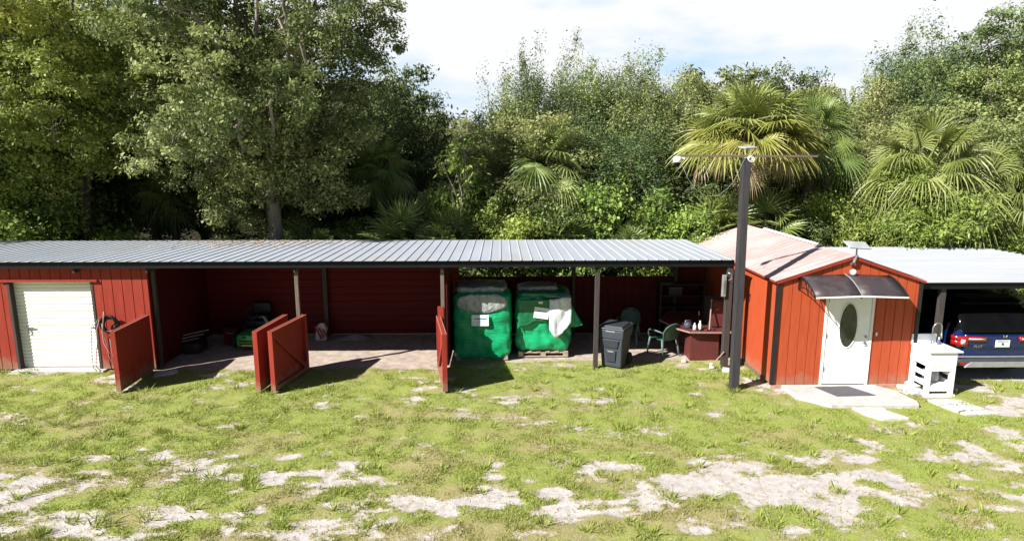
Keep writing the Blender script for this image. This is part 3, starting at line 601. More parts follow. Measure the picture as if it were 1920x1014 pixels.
tag(hp.grid(rows).build('dirt_heap', 'dirt_heap', smooth=True), 'low pale heap of loose dirt by the back wall next to the striped sack', 'dirt heap')
# ride on mower in the dark bay
mw = thing('riding_mower', (-6.4, 15.7, 0), 'bright green riding mower parked in the dark left bay of the shed', 'mower')
x0, x1 = at(441, 640, 15.7).x, at(484, 640, 15.7).x
softbox(x0, x1, 15.7, 16.5, .05, .41, 5, 8, .06, .004).build('hood', 'mower_green', mw, smooth=True)
mb = MB(); 
for k in range(3): mb.box(x0 + .1, x1 - .1, 15.668, 15.69, .09 + .075 * k, .115 + .075 * k)
mb.box(x0 + .19, x0 + .27, 15.664, 15.69, .33, .375); mb.build('grille', 'dark_plastic', mw)
MB().box(x0 + .16, x1 - .14, 15.66, 15.667, .135, .165).build('decal', 'mower_yellow', mw)
for sx in (x0 - .09, x1 + .09):
    MB().lathe((sx - .05, 16.0, .2), [(.05, 0), (.17, 0), (.2, .03), (.2, .08), (.17, .1), (.05, .1)], 18, 'x').build('wheel', 'tyre', mw, smooth=False)
for sx in (x0 - .16, x1 + .10):
    MB().lathe((sx - .03, 16.75, .28), [(.06, 0), (.24, 0), (.28, .04), (.28, .14), (.24, .18), (.06, .18)], 18, 'x').build('wheel', 'tyre', mw)
softbox(x0 - .02, x1 + .02, 16.42, 16.95, .42, .6, 6, 6, .1, .0).build('body', 'dark_plastic', mw, smooth=True)
mb = softbox(x0 + .02, x1 - .02, 16.5, 16.85, .6, .72, 6, 6, .3, .0); mb.add(*(lambda q: (q.v, q.f))(softbox(x0 + .04, x1 - .04, 16.8, 16.95, .68, 1.0, 7, 6, .3, 0))); mb.build('seat', 'dark_plastic', mw, smooth=True)
mb = MB(); mb.tube([(x0 + .24, 16.35, .45), (x0 + .24, 16.2, .82)], .018, 6); mb.tube([(x0 + .24 + .17 * math.cos(a), 16.2 + .1 * math.sin(a), .84 + .12 * math.sin(a)) for a in [k / 16 * 2 * math.pi for k in range(17)]], .014, 6); mb.build('steering_wheel', 'dark_plastic', mw)
mb = MB(); mb.tube([(x1 - .1, 16.1, .78), (x1 + .05, 16.05, .8), (x1 + .14, 16.0, .70), (x1 + .19, 15.95, .5)], [.01, .035, .04, .02], 8); mb.build('fender', 'hose_grey', mw, smooth=True)
# pale bars in the dark bay
pb = thing('bundle_of_pipes', (-7.6, 15.6, 0), 'slanting bundle of pale pipes lying on a dark crate deep in the left bay', 'pipe bundle')
c0 = at(355, 630, 15.6)
softbox(c0.x - .25, c0.x + .3, 15.45, 16.0, 0, .28, 9, 6, .08, .02).build('crate', 'dark_plastic', pb, smooth=True)
for k in range(3): MB().tube([(c0.x - .27 + .05 * k, 15.42 + k * .09, .30 + .07 * k), (c0.x + .17 + .1 * k, 15.75 + k * .06, .33 + .09 * k)], .016, 6).build('pipe', 'hose_grey', pb)
rc = thing('tool_chest', (-7.0, 16.2, 0), 'dull red metal chest standing on the floor between the pipes and the mower', 'chest')
MB().box(-7.22, -6.86, 16.2, 16.6, .03, .42).build('body', 'red_metal', rc, bevel=.01); MB().box(-7.23, -6.85, 16.19, 16.61, .425, .47).build('lid', 'dark_red_wood', rc, bevel=.01)
mb = MB(); mb.bar((-7.12, 16.18, .33), (-6.96, 16.18, .33), .02, .02); mb.build('handle', 'grey_steel', rc)
# ================================================================== wrapped pallets
def pallet(par, x0, x1, y0, y1, solidbase=True):
    mb = MB(); n = 6
    for i in range(n): 
        a = x0 + (x1 - x0 - .1) * i / (n - 1); mb.box(a, a + .1, y0, y1, .115, .135)
    for yy in (y0 + .01, (y0 + y1) / 2 - .05, y1 - .11): 
        mb.box(x0, x1, yy, yy + .1, .095, .114)
        for xx in (x0, (x0 + x1) / 2 - .06, x1 - .12): mb.box(xx, xx + .12, yy, yy + .1, .022, .094)
        mb.box(x0, x1, yy, yy + .1, 0, .021)
    return mb.build('pallet', 'pallet_wood', par)
def label(par, p_, w_, h_, tilt=0.):
    o = MB().box(-w_ / 2, w_ / 2, -.004, 0, -h_ / 2, h_ / 2)
    a = MB().box(-w_ * .33, -w_ * .22, -.0055, -.0042, h_ * .10, h_ * .20); a.box(-w_ * .2, w_ * .38, -.0055, -.0042, h_ * .10, h_ * .21)
    b_ = MB(); rr = random.Random(4)
    for k, (u0, u1) in enumerate(((-.1, .32), (-.25, .2), (-.2, .3))): b_.box(w_ * u0, w_ * u1, -.0055, -.0042, -h_ * (.05 + .12 * k), -h_ * (.02 + .12 * k))
    M = Matrix.Translation(p_) @ Matrix.Rotation(tilt, 4, 'Y')
    for q in (o, a, b_): q.v = [tuple(M @ Vector(v)) for v in q.v]
    l_ = o.build('label', 'paper', par); a.build('logo_print', 'teal_ink', l_); b_.build('text_print', 'grey_ink', l_)
p1 = thing('wrapped_pallet', (-.46, 14.85, 0), 'taller dark green shrink wrapped pallet load beside the shed divider, grey film over its top', 'pallet load', 'green wrapped pallet loads in the open bay')
pallet(p1, -1.1, .16, 14.86, 15.95)
softbox(-1.17, .24, 14.80, 15.98, .0, 1.66, 11, 24, .03, .05, 4.2).build('wrap', 'green_wrap', p1, smooth=True)
fr_ = []
for j in range(13):
    z_ = 1.20 + .44 * j / 12; hw_ = .58 * math.sqrt(max(.0, 1 - abs((z_ - 1.43) / .235) ** 2.6)) + .02
    fr_.append([(-.46 + hw_ * i / 12, 14.765 + .035 * abs(i / 12) ** 3 + .02 * mn.noise(Vector((i * .9, z_ * 14, 3))), z_ + .012 * math.sin(i * 1.3)) for i in range(-12, 13)])
MB().grid(fr_).build('film_cover', 'clear_film', p1, smooth=True, solid=.012)
softbox(-1.10, .12, 14.98, 15.93, 1.62, 1.79, 14, 18, .22, .05, 5).build('top_bag', 'clear_film', p1, smooth=True)
label(p1, Vector((-.50, 14.735, 1.02)), .41, .27)
p2 = thing('wrapped_pallet', (1.02, 15.1, 0), 'bright green wrapped pallet load with torn white film hanging down its front right corner', 'pallet load', 'green wrapped pallet loads in the open bay')
pallet(p2, .42, 1.64, 15.07, 16.1)
softbox(.36, 1.71, 15.05, 16.12, .12, 1.56, 21, 24, .03, .055, 4.2).build('wrap', 'green_wrap', p2, smooth=True)
softbox(.40, 1.63, 15.08, 16.1, 1.40, 1.62, 23, 18, .12, .05, 5).build('film_cover', 'green_film_and_shade', p2, smooth=True)
softbox(.42, 1.38, 15.4, 16.08, 1.54, 1.70, 24, 16, .22, .05, 5).build('top_bag', 'clear_film', p2, smooth=True)
# darker green sheet, the eave shadow painted across the upper front
def sheet(pts_top, pts_bot, n, m_, name, par, off=0., amp=.015, seed=0, solid=.005):
    rows = []
    for j in range(n + 1):
        f = j / n; r_ = []
        for i in range(len(pts_top)):
            a = Vector(pts_top[i]); b_ = Vector(pts_bot[i]); q = a.lerp(b_, f); q.y += off + amp * mn.noise(Vector((q.x * 9 + seed, q.z * 3, seed))) - amp * .5; r_.append(q)
        rows.append(r_)
    return MB().grid(rows).build(name, m_, par, smooth=True, solid=solid)
xs_ = [.39 + 1.26 * k / 16 for k in range(17)]
sheet([(x, 15.0, 1.47) for x in xs_], [(x, 15.0, .72 + .22 * math.sin((x - .4) * 2.3) + .03 * math.sin(x * 17)) for x in xs_], 14, 'green_film_and_shade', 'eave_shade_sheet', p2, -.012, .03, 4)  # shade put into the colour, down to a wavy lower edge
xs_ = [1.16 + .52 * k / 10 for k in range(11)]
def wb(x): f = (x - 1.16) / .52; return .50 + .75 * max(0, (.32 - f)) ** 1.0 + .62 * max(0, f - .32) ** 1.1
sheet([(x, 14.99, 1.50 + .03 * math.sin(x * 9)) for x in xs_], [(x, 14.95, wb(x)) for x in xs_], 16, 'white_film', 'white_film', p2, -.03, .06, 9)
sheet([(1.16 + .52 * k / 8, 15.0, 1.52 + .02 * math.sin(k)) for k in range(9)], [(1.2 + .46 * k / 8, 15.55, 1.63) for k in range(9)], 8, 'clear_film', 'film_fold', p2, 0, .03, 5)
fl = MB(); A = [(1.66, 15.08, 1.42), (1.74, 15.12, 1.25), (1.88, 15.08, 1.0), (1.99, 15.06, .83)]; B = [(1.64, 15.1, .80), (1.68, 15.08, .76), (1.8, 15.06, .76), (1.97, 15.04, .81)]
fl.grid([[Vector(A[i]).lerp(Vector(B[i]), j / 5) + Vector((0, .02 * math.sin(i * 2 + j * 1.7), 0)) for i in range(4)] for j in range(6)]).build('loose_flap', 'green_wrap', p2, smooth=True, solid=.006)
label(p2, Vector((.97, 14.945, 1.14)), .36, .27, R(8))
MB().box(.90, 1.0, 14.955, 14.965, 1.37, 1.42).build('sticker', 'paper', p2)
# ================================================================== wheeled bin
bn = thing('wheeled_bin', (2.68, 14.45, 0), 'dark blue grey wheeled trash bin with closed lid beside the black post', 'trash bin')
def trap(mb, w0, d0, z0, w1, d1, z1, cy0=0, cy1=0):
    return mb.add([bn.location + Vector(q) for q in ((-w0, cy0 - d0, z0), (w0, cy0 - d0, z0), (w0, cy0 + d0, z0), (-w0, cy0 + d0, z0), (-w1, cy1 - d1, z1), (w1, cy1 - d1, z1), (w1, cy1 + d1, z1), (-w1, cy1 + d1, z1))],
                  [(0, 3, 2, 1), (4, 5, 6, 7), (0, 1, 5, 4), (1, 2, 6, 5), (2, 3, 7, 6), (3, 0, 4, 7)])
mb = MB(); trap(mb, .235, .25, .03, .275, .31, .72); trap(mb, .295, .335, .72, .315, .355, .93); mb.build('body', 'bin_plastic', bn, bevel=.02)
mb = MB(); trap(mb, .10, .02, .16, .13, .02, .44, -.272, -.297); trap(mb, .16, .02, .5, .20, .02, .70, -.297, -.322); mb.build('front_recess', 'bin_lid', bn, bevel=.01)
mb = MB(); trap(mb, .07, .01, .40, .07, .01, .43, -.31, -.312); mb.build('molded_mark', 'hose_grey', bn); mb = MB(); trap(mb, .11, .008, .885, .11, .008, .92, -.352, -.354); mb.build('molded_mark', 'hose_grey', bn)
mb = MB(); trap(mb, .33, .37, .935, .325, .365, .975, 0, 0); trap(mb, .29, .31, .975, .25, .27, 1.02, 0, 0); mb.build('lid', 'bin_lid', bn, bevel=.015)
mb = MB(); L0 = bn.location; mb.tube([L0 + Vector(q) for q in ((-.24, .36, .9), (-.24, .43, .95), (.24, .43, .95), (.24, .36, .9))], .017, 8); mb.build('handle', 'bin_plastic', bn)
for sx in (-.29, .23): MB().lathe(L0 + Vector((sx, .27, .14)), [(.03, 0), (.13, 0), (.14, .02), (.14, .045), (.13, .06), (.03, .06)], 18, 'x').build('wheel', 'tyre', bn)
bn.rotation_euler = (0, 0, R(-30))
# ================================================================== plastic chairs
def make_chair():
    c = thing('garden_chair', (0, 0, 0), '', 'chair', 'green plastic garden chairs')
    rows = []
    for j in range(9):      # seat
        y = -.24 + .48 * j / 8; rows.append([(x * (.24 + .015 * math.sin(j)), y, .43 - .02 * (1 - x * x) - .02 * (j / 8)) for x in [k / 6 - 1 for k in range(13)]])
    MB().grid(rows).build('seat', 'chair_plastic', c, smooth=True, solid=.012)
    rows = []
    for j in range(11):     # rounded back, facing +y seat front
        f = j / 10; z = .42 + .42 * f; hw = .25 * math.sqrt(max(0.02, 1 - max(0, (f - .45) / .56) ** 2.2)) * (.86 + .14 * math.sin(min(1, f * 2) * math.pi / 2)); y = -.23 - .12 * f
        rows.append([(x * hw, y - .05 * (1 - x * x), z) for x in [k / 6 - 1 for k in range(13)]])
    MB().grid(rows).build('backrest', 'chair_plastic', c, smooth=True, solid=.012)
    rim = [(math.cos(a) * .255, -.23 - .12 * (.5 + .5 * math.sin(a)) - .05 * (1 - math.cos(a) ** 2), .62 + .235 * math.sin(a)) for a in [(-.25 + 1.5 * k / 20) * math.pi for k in range(21)]]
    MB().tube(rim, .014, 6).build('back_rim', 'chair_leg', c, smooth=True)
    for s_ in (-1, 1):
        MB().tube([(s_ * .25, -.27, .62), (s_ * .29, -.1, .645), (s_ * .30, .1, .64), (s_ * .29, .2, .62), (s_ * .27, .23, .54), (s_ * .25, .22, .42)], [.018, .022, .024, .022, .018, .016], 8).build('armrest', 'chair_leg', c, smooth=True)
        MB().tube([(s_ * .23, .2, .43), (s_ * .25, .24, .2), (s_ * .26, .26, 0)], [.03, .024, .02], 8).build('leg', 'chair_leg', c, smooth=True)
        MB().tube([(s_ * .22, -.22, .45), (s_ * .25, -.27, .2), (s_ * .27, -.30, 0)], [.034, .028, .022], 8).build('leg', 'chair_leg', c, smooth=True)
    return c
ch = make_chair(); pc = gat(1240, 668); ch.location = (pc.x + .08, 15.3, 0); ch.rotation_euler = (0, 0, R(28)); ch['label'] = 'green plastic chair seen from behind, pulled up beside the dark red table'
clone(ch, (3.35, 16.25, 0), R(160), None, 'shaded green plastic chair behind the trash bin, facing out of the bay')
# ================================================================== table and what stands on it
tb = thing('table', (4.9, 15.0, 0), 'dark red conference table with clipped corners set sideways under the shed roof', 'table')
top = [(4.28, 14.95), (4.50, 14.63), (5.46, 14.60), (5.50, 16.55), (4.5, 16.6), (4.05, 15.8)]
MB().prism(top, .715, .745).build('table_top', 'table_laminate', tb)
cxm = sum(p_[0] for p_ in top) / 6; cym = sum(p_[1] for p_ in top) / 6
mb = MB(); n6 = len(top)
for i in range(n6):
    a = Vector((*top[i], .73)); b_ = Vector((*top[(i + 1) % n6], .73)); nd = Vector(((b_ - a).y, -(b_ - a).x, 0)).normalized() * .008; mb.bar(a + nd, b_ + nd, .012, .036)
mb.build('edge_band', 'table_edge', tb)
for y0 in (14.78, 16.0): MB().box(4.55, 5.25, y0, y0 + .45, .0, .713).build('base', 'table_laminate', tb, bevel=.008)
def bottle(x, y, h_, lb, capm='white_plastic'):
    t_ = thing('spray_bottle', (x, y, .745), lb, 'bottle', 'white bottles on the table')
    MB().lathe((x, y, .746), [(.034, 0), (.037, .01), (.037, h_ * .6), (.016, h_ * .8), (.014, h_ * .85)], 14).build('body', 'white_plastic', t_, smooth=True)
    MB().lathe((x, y, .746), [(.018, h_ * .85), (.018, h_)], 12).build('cap', capm, t_); return t_
bottle(at(1302, 628, 14.78).x, 14.80, .17, 'shorter left one of two white bottles on the red table'); bottle(at(1312, 628, 14.84).x, 14.86, .21, 'taller right one of two white bottles on the red table')
x = at(1290, 620, 14.95).x
pt = thing('kettle', (x, 15.0, .745), 'dark grey metal kettle on the table left of the white bottles', 'kettle')
MB().lathe((x, 15.0, .746), [(.09, 0), (.10, .03), (.095, .1), (.07, .14), (.02, .15)], 18).build('body', 'bin_plastic', pt, smooth=True); MB().tube([(x - .08, 15, .86), (x - .05, 15, .93), (x + .05, 15, .93), (x + .1, 15, .85)], .009, 6).build('handle', 'galv', pt, smooth=True)
MB().tube([(x - .08, 15, .80), (x - .14, 14.98, .86)], [.018, .01], 6).build('spout', 'bin_plastic', pt)
x = at(1310, 600, 15.3).x
gb = thing('glass_bottle', (x, 15.3, .745), 'tall dark glass bottle with pale neck behind the white bottles', 'bottle')
MB().lathe((x, 15.3, .746), [(.036, 0), (.038, .02), (.038, .17), (.014, .23), (.012, .3)], 14).build('body', 'dark_glass_and_shade', gb, smooth=True); MB().lathe((x, 15.3, .746), [(.0145, .24), (.014, .34)], 12).build('neck', 'bottle_clear', gb)
mb = MB(); c1 = Vector((5.0, 14.75, .76)); rr = random.Random(3)
pts = [Vector((4.62 + .055 * k, 14.76 + .06 * math.sin(k * 1.9), .758 + .012 * math.sin(k * 2.3))) for k in range(10)]
tag(mb.tube(pts, .012, 6).build('cable', 'hose_black', smooth=True), 'short dark cable snaking over the front edge of the red table', 'cable')
st = thing('walking_stick', (5.05, 14.74, .745), 'pale wooden stick standing upright on the table against the dark panel', 'stick')
MB().tube([(4.98, 14.74, .75), (5.08, 14.98, 1.42)], .016, 8).build('shaft', 'table_edge', st); MB().lathe((5.08, 14.98, 1.42), [(.02, 0), (.022, .03), (.01, .05)], 8).build('tip', 'hose_grey', st)
dp = thing('dark_cabinet', (5.28, 15.2, .745), 'dark brown boxy cabinet standing on the right end of the red table', 'cabinet')
MB().box(5.10, 5.46, 15.02, 15.6, .747, 1.42).build('case', 'dark_post', dp, bevel=.01); mb = MB(); mb.box(5.13, 5.43, 15.0, 15.018, .78, 1.38); mb.build('door', 'table_laminate', dp); MB().bar((5.18, 14.985, 1.18), (5.28, 14.985, 1.22), .014, .014).build('handle', 'galv', dp)
rk = thing('dark_shelf', (4.8, 16.7, 0), 'black metal shelf rack against the back wall behind the red table', 'shelf')
for xx in (4.25, 5.4): MB().box(xx, xx + .04, 16.62, 17.0, 0, 1.5).build('upright', 'black_paint', rk)
for zz_ in (.85, 1.15, 1.46): MB().box(4.292, 5.398, 16.62, 17.0, zz_, zz_ + .03).build('shelf_board', 'black_paint', rk)
bx_ = thing('cardboard_box', (4.7, 16.8, 1.18), 'dark box sitting on the middle board of the black shelf rack', 'box'); MB().box(4.5, 4.85, 16.66, 16.95, 1.182, 1.38).build('carton', 'dark_post', bx_, bevel=.01); MB().box(4.49, 4.86, 16.655, 16.955, 1.381, 1.40).build('flap', 'brown_post', bx_)
hd = thing('meter_box', (5.17, 14.1, 1.7), 'grey junction box strapped to the right end post below the roof', 'electrical box')
MB().box(5.0, 5.09, 14.07, 14.14, 1.72, 2.22).build('case', 'hose_grey', hd, bevel=.01); MB().box(5.03, 5.06, 14.062, 14.069, 1.8, 2.1).build('cover', 'galv', hd); MB().tube([(5.1, 14.05, 2.28), (5.17, 14.03, 2.25), (5.2, 14.05, 2.15), (5.13, 14.05, 2.1)], .02, 8).build('conduit', 'galv', hd, smooth=True)
rb = MB(); rb.add([(5.44, 14.35, .02), (5.60, 14.30, .02), (5.66, 14.46, 1.72), (5.63, 14.5, 1.72), (5.44, 14.39, .02), (5.60, 14.34, .02), (5.66, 14.5, 1.72), (5.63, 14.54, 1.72)], [(0, 1, 2, 3), (7, 6, 5, 4), (0, 4, 5, 1), (1, 5, 6, 2), (2, 6, 7, 3), (3, 7, 4, 0)])
tag(rb.build('plank', 'red_board'), 'red plank leaning upright between the black post and the office side wall', 'plank')
hoe = thing('garden_tool', (4.95, 14.35, 0), 'short pale handled garden tool leaning against the right end post', 'tool')
a = gat(1333, 690); MB().tube([(a.x, a.y, .05), (5.14, 14.10, .42)], .014, 8).build('handle', 'table_edge', hoe); MB().add([(a.x - .05, a.y - .03, .0), (a.x + .06, a.y - .03, .0), (a.x + .04, a.y + .02, .12), (a.x - .03, a.y + .02, .12)], [(0, 1, 2, 3)]).build('blade', 'limestone', hoe, solid=.012)
tag(MB().prism([(5.05, 13.9), (5.2, 13.85), (5.3, 13.98), (5.12, 14.08)], -.02, .07).build('stone', 'limestone', bevel=.02), 'small pale rock at the foot of the right end post', 'stone')
tag(MB().prism([(4.3, 14.6), (4.42, 14.58), (4.46, 14.68), (4.34, 14.7)], -.02, .06).build('stone', 'limestone', bevel=.02), 'small pale rock beside the foot of the red table', 'stone')
# ================================================================== office hut
X0, X1, Y0, Y1 = 5.78, 8.78, 12.95, 18.7; XR = (X0 + X1) / 2; ZE, ZR = 2.34, 2.84
of = thing('office_hut', (XR, Y0, 0), 'orange red gabled hut with a white oval glass door and faded pink metal roof', 'hut')
gz = lambda x: ZE + (ZR - ZE) * (1 - abs(x - XR) / (X1 - XR)) - .03
DA, DB, DT = 6.80, 7.84, 2.03
mb = MB(); gwall(mb, 'x', X0, DA, Y0, .08, .04, gz, .2, phase=.08); gwall(mb, 'x', DA, DB, Y0, .08, DT, gz, .2, phase=.08, brk=(XR,)); gwall(mb, 'x', DB, X1, Y0, .08, .04, gz, .2, phase=.08); mb.build('front_wall', 'office_board', of)
mb = MB(); gwall(mb, 'y', Y0 + .082, Y1, X0, .08, .05, ZE - .03, 1.2, phase=.3, out=-1, gw=.012); mb.build('side_wall', 'office_board', of)
mb = MB(); gwall(mb, 'y', Y0 + .082, Y1, X1, .08, .05, ZE - .03, 1.2, phase=.3, out=1, gw=.012); mb.build('side_wall', 'office_board', of)
mb = MB(); gwall(mb, 'x', X0 + .001, X1 - .001, Y1 + .08, .078, .05, gz, .2, out=1, brk=(XR,)); mb.build('back_wall', 'office_board', of)
for xa, xb in ((X0 - .035, X0 + .045), (X1 - .045, X1 + .03)): MB().box(xa, xb, Y0 - .03, Y0 - .002, .05, ZE - .03).build('corner_trim', 'black_paint', of)
MB().box(X0 - .036, X0 - .002, Y0 - .001, Y0 + .035, .05, ZE - .05).build('corner_trim', 'black_paint', of)
MB().box(X0 - .02, X1 + .02, Y0 - .05, Y0 - .002, -.02, .045).build('sill_board', 'pale_edge', of)
bt = MB(); bt.box(X0 - .03, X0 - .002, 13.28, Y1, .0, .07); bt.build('sill_board', 'brown_post', of)
mb = MB(); yr = ribs(Y0 - .07, Y1 + .12, .235, .010, .03, .014)
mb.grid([[(x, y, z_ + h_) for y, h_ in yr] for x, z_ in ((X0 - .10, ZE - .028), (XR, ZR))]); mb.build('roof', 'pink_roof', of, solid=.003)
mb = MB(); mb.grid([[(x, y, z_ + h_) for y, h_ in yr] for x, z_ in ((XR, ZR), (X1 + .06, ZE - .02))]); mb.build('roof', 'pink_roof', of, solid=.003)
mb = MB()
for sg in (-1, 1): mb.bar((XR + sg * 1.56, Y0 - .045, ZE - .062), (XR, Y0 - .045, ZR - .042), .04, .05)
mb.build('rake_trim', 'red_board', of)
MB().box(X0 - .09, X0 - .05, Y0 - .02, Y1, ZE - .075, ZE - .035).build('eave_trim', 'red_board', of)
mb = MB(); mb.add([(XR - .05, 14.3, ZR + .016), (XR + .0, 14.3, ZR + .05), (XR + .16, 14.3, ZR + .0), (XR - .05, 17.5, ZR + .016), (XR, 17.5, ZR + .06), (XR + .16, 17.5, ZR + .0)], [(0, 1, 4, 3), (1, 2, 5, 4)]); mb.build('ridge_cap', 'white_paint', of, solid=.004)
# door
yd = Y0 - .02
mb = MB(); mb.box(DA, DA + .055, yd, Y0 + .06, .04, DT); mb.box(DB - .055, DB, yd, Y0 + .06, .04, DT); mb.box(DA + .056, DB - .056, yd, Y0 + .06, DT - .05, DT); mb.build('door_frame', 'white_trim', of, bevel=.004)
dr = MB().box(DA + .06, DB - .06, Y0 - .005, Y0 + .04, .06, DT - .055).build('door', 'white_paint', of, bevel=.004)
def oval(cx, cz, rx, rz_, y0_, y1_, n=36): return MB().extr([(cx + rx * math.cos(2 * math.pi * k / n), y0_, cz + rz_ * math.sin(2 * math.pi * k / n)) for k in range(n)], (0, y1_ - y0_, 0))
oc = (7.315, 1.35)
oval(*oc, .185, .47, Y0 - .016, Y0 - .006).build('oval_glass', 'door_glass', dr)
MB().tube([(oc[0] + .195 * math.cos(2 * math.pi * k / 36), Y0 - .012, oc[1] + .485 * math.sin(2 * math.pi * k / 36)) for k in range(37)], .014, 6).build('glass_rim', 'white_trim', dr, smooth=True)
mb = MB(); mb.lathe((7.70, Y0 - .03, .97), [(.028, 0), (.03, .02)], 12, 'y'); mb.tube([(7.70, Y0 - .035, .97), (7.70, Y0 - .06, .97), (7.62, Y0 - .06, .97)], .01, 6); mb.build('handle', 'galv', dr); MB().lathe((7.71, Y0 - .03, 1.10), [(.024, 0), (.026, .022)], 12, 'y').build('deadbolt', 'galv', dr)
for zz_ in (.35, 1.08, 1.85): MB().box(DA + .05, DA + .066, Y0 - .028, Y0 - .007, zz_, zz_ + .1).build('hinge', 'galv', dr)
mb = MB()
for z0_, z1_ in ((.12, .75),): 
    for a_, b_ in (((DA + .16, z0_), (DB - .16, z0_)), ((DA + .16, z1_), (DB - .16, z1_)), ((DA + .16, z0_), (DA + .16, z1_)), ((DB - .16, z0_), (DB - .16, z1_))): mb.bar((a_[0], Y0 - .006, a_[1]), (b_[0], Y0 - .006, b_[1]), .008, .012)
mb.build('panel_molding', 'white_trim', dr)
MB().box(7.92, 7.95, Y0 - .02, Y0 - .002, 1.12, 1.2).build('doorbell', 'white_plastic', of, bevel=.004)
wl = thing('wall_lamp', (7.27, Y0 - .05, 2.47), 'round frosted lamp on the gable above the smoked awning', 'lamp')
MB().lathe((7.27, Y0 - .03, 2.49), [(.045, 0), (.045, .03)], 14, 'y').build('mount', 'galv', wl); MB().lathe((7.27, Y0 - .09, 2.50), [(.01, -.065), (.045, -.05), (.065, -.01), (.06, .03), (.03, .055), (.01, .06)], 16, 'y').build('globe', 'white_trim', wl, smooth=True)
# awning
aw = thing('door_awning', (7.13, Y0, 2.3), 'curved smoked plastic awning on scroll brackets over the white door', 'awning')
ap = [(Y0 - .03, 2.42), (Y0 - .2, 2.39), (Y0 - .38, 2.33), (Y0 - .56, 2.24), (Y0 - .74, 2.12)]
def crown_(x): return .03 * (1 - abs(x - 7.13) / .93)
for xa, xb in ((6.21, 7.12), (7.14, 8.05)):
    MB().grid([[(xa + (xb - xa) * i / 4, y_, z_ + crown_(xa + (xb - xa) * i / 4)) for i in range(5)] for y_, z_ in ap]).build('sheet', 'smoke_sheet', aw, smooth=True, solid=.006)
mb = MB(); mb.bar((6.21, Y0 - .752, 2.112), (7.13, Y0 - .752, 2.142), .02, .028); mb.bar((7.131, Y0 - .752, 2.142), (8.05, Y0 - .752, 2.112), .02, .028); mb.build('front_rail', 'white_trim', aw)
MB().bar((6.21, Y0 - .30, 2.35), (8.05, Y0 - .30, 2.35), .02, .025).build('middle_rail', 'black_paint', aw)
for xx in (6.2, 7.13, 8.06):
    cr = crown_(xx); mb = MB(); mb.tube([(xx, y_, z_ + cr + .004) for y_, z_ in ap], .014, 6); lowp = [(Y0 - .03, 2.14), (Y0 - .18, 2.20), (Y0 - .34, 2.20), (Y0 - .52, 2.16), (Y0 - .73, 2.09)]
    mb.tube([(xx, y_, z_) for y_, z_ in lowp], .011, 6); mb.bar((xx, Y0 - .012, 2.12), (xx, Y0 - .012, 2.43), .03, .018)
    for k in range(1, 6):
        f = k / 6.5; y_ = Y0 - .03 - .70 * f; zt_ = 2.42 - .30 * f ** 2.1 + cr; zl = 2.19 - .10 * max(0, f - .3); mb.bar((xx, y_, zl), (xx, y_ + .06, zt_), .01, .014)
    mb.build('bracket', 'dark_plastic' if xx != 7.13 else 'hose_grey', aw)
def dish(loc, w_, d_, mast, lb, tilt, name='satellite_antenna'):
    t_ = thing(name, loc, lb, 'antenna'); L = Vector(loc)
    M = Matrix.Translation(L + Vector((0, 0, mast))) @ Matrix.Rotation(tilt[2], 4, 'Z') @ Matrix.Rotation(tilt[0], 4, 'X') @ Matrix.Rotation(tilt[1], 4, 'Y')
    q = MB().box(-w_ / 2, w_ / 2, -d_ / 2, d_ / 2, -.012, .012); q.v = [tuple(M @ Vector(v)) for v in q.v]; q.build('panel', 'dull_panel', t_, bevel=.006)
    q = MB().box(-w_ / 2 + .02, w_ / 2 - .02, -d_ / 2 + .02, d_ / 2 - .02, -.024, -.0125); q.v = [tuple(M @ Vector(v)) for v in q.v]; q.build('housing', 'hose_grey', t_)
    MB().tube([L, L + Vector((0, 0, mast - .02))], .016, 8).build('mast', 'galv', t_); return t_
d1 = dish((7.33, Y0 - .03, 2.84), .46, .30, .22, 'flat white antenna panel on a short mast at the hut gable peak', (R(20), R(4), 0))
mb = MB(); mb.bar((7.33, Y0 - .06, 2.86), (7.26, Y0 - .09, 2.70), .05, .03); mb.bar((7.26, Y0 - .09, 2.70), (7.24, Y0 - .035, 2.66), .07, .03); mb.build('bracket', 'galv', d1)
# doorstep
tag(MB().prism([(5.97, 12.9), (6.02, 12.3), (6.32, 11.95), (6.5, 11.80), (8.22, 11.76), (8.3, 11.95), (8.2, 12.5), (7.95, 12.88)], -.05, .065).build('concrete_step', 'concrete', bevel=.02), 'wide pale concrete doorstep slab in front of the white door', 'doorstep')
tag(MB().prism([(6.85, 11.72), (6.95, 11.45), (7.12, 11.18), (7.66, 11.18), (7.6, 11.32), (7.45, 11.55), (7.48, 11.71)], -.05, .04).build('stepping_slab', 'limestone', bevel=.015), 'ragged pale slab on the grass just below the doorstep', 'slab')
mt = MB().prism([(6.60, 12.72), (6.80, 12.20), (7.62, 12.24), (7.33, 12.76)], .067, .082).build('doormat', 'rubber_mat', bevel=.004); tag(mt, 'dark grey rubber doormat lying askew on the concrete doorstep', 'doormat')
pv = [[(8.60, 12.12), (8.92, 12.14), (9.0, 11.9), (8.66, 11.84)], [(8.95, 12.14), (9.24, 12.1), (9.33, 11.9), (9.03, 11.88)], [(8.66, 11.80), (8.95, 11.86), (9.02, 11.6), (8.80, 11.5)], [(9.04, 11.85), (9.34, 11.86), (9.42, 11.62), (9.08, 11.58)], [(8.82, 11.47), (9.06, 11.56), (9.1, 11.38), (8.86, 11.37)], [(9.12, 11.55), (9.4, 11.58), (9.52, 11.4), (9.14, 11.38)]]
pl = ['back left', 'back right', 'middle left', 'middle right', 'front left', 'front right']
for q, l_ in zip(pv, pl): tag(MB().prism(q[::-1], -.04, .03).build('paving_stone', 'limestone', bevel=.012), l_ + ' piece of the broken pale paving in front of the white sink', 'paving stone', 'broken paving stones before the sink')
rr = random.Random(5)
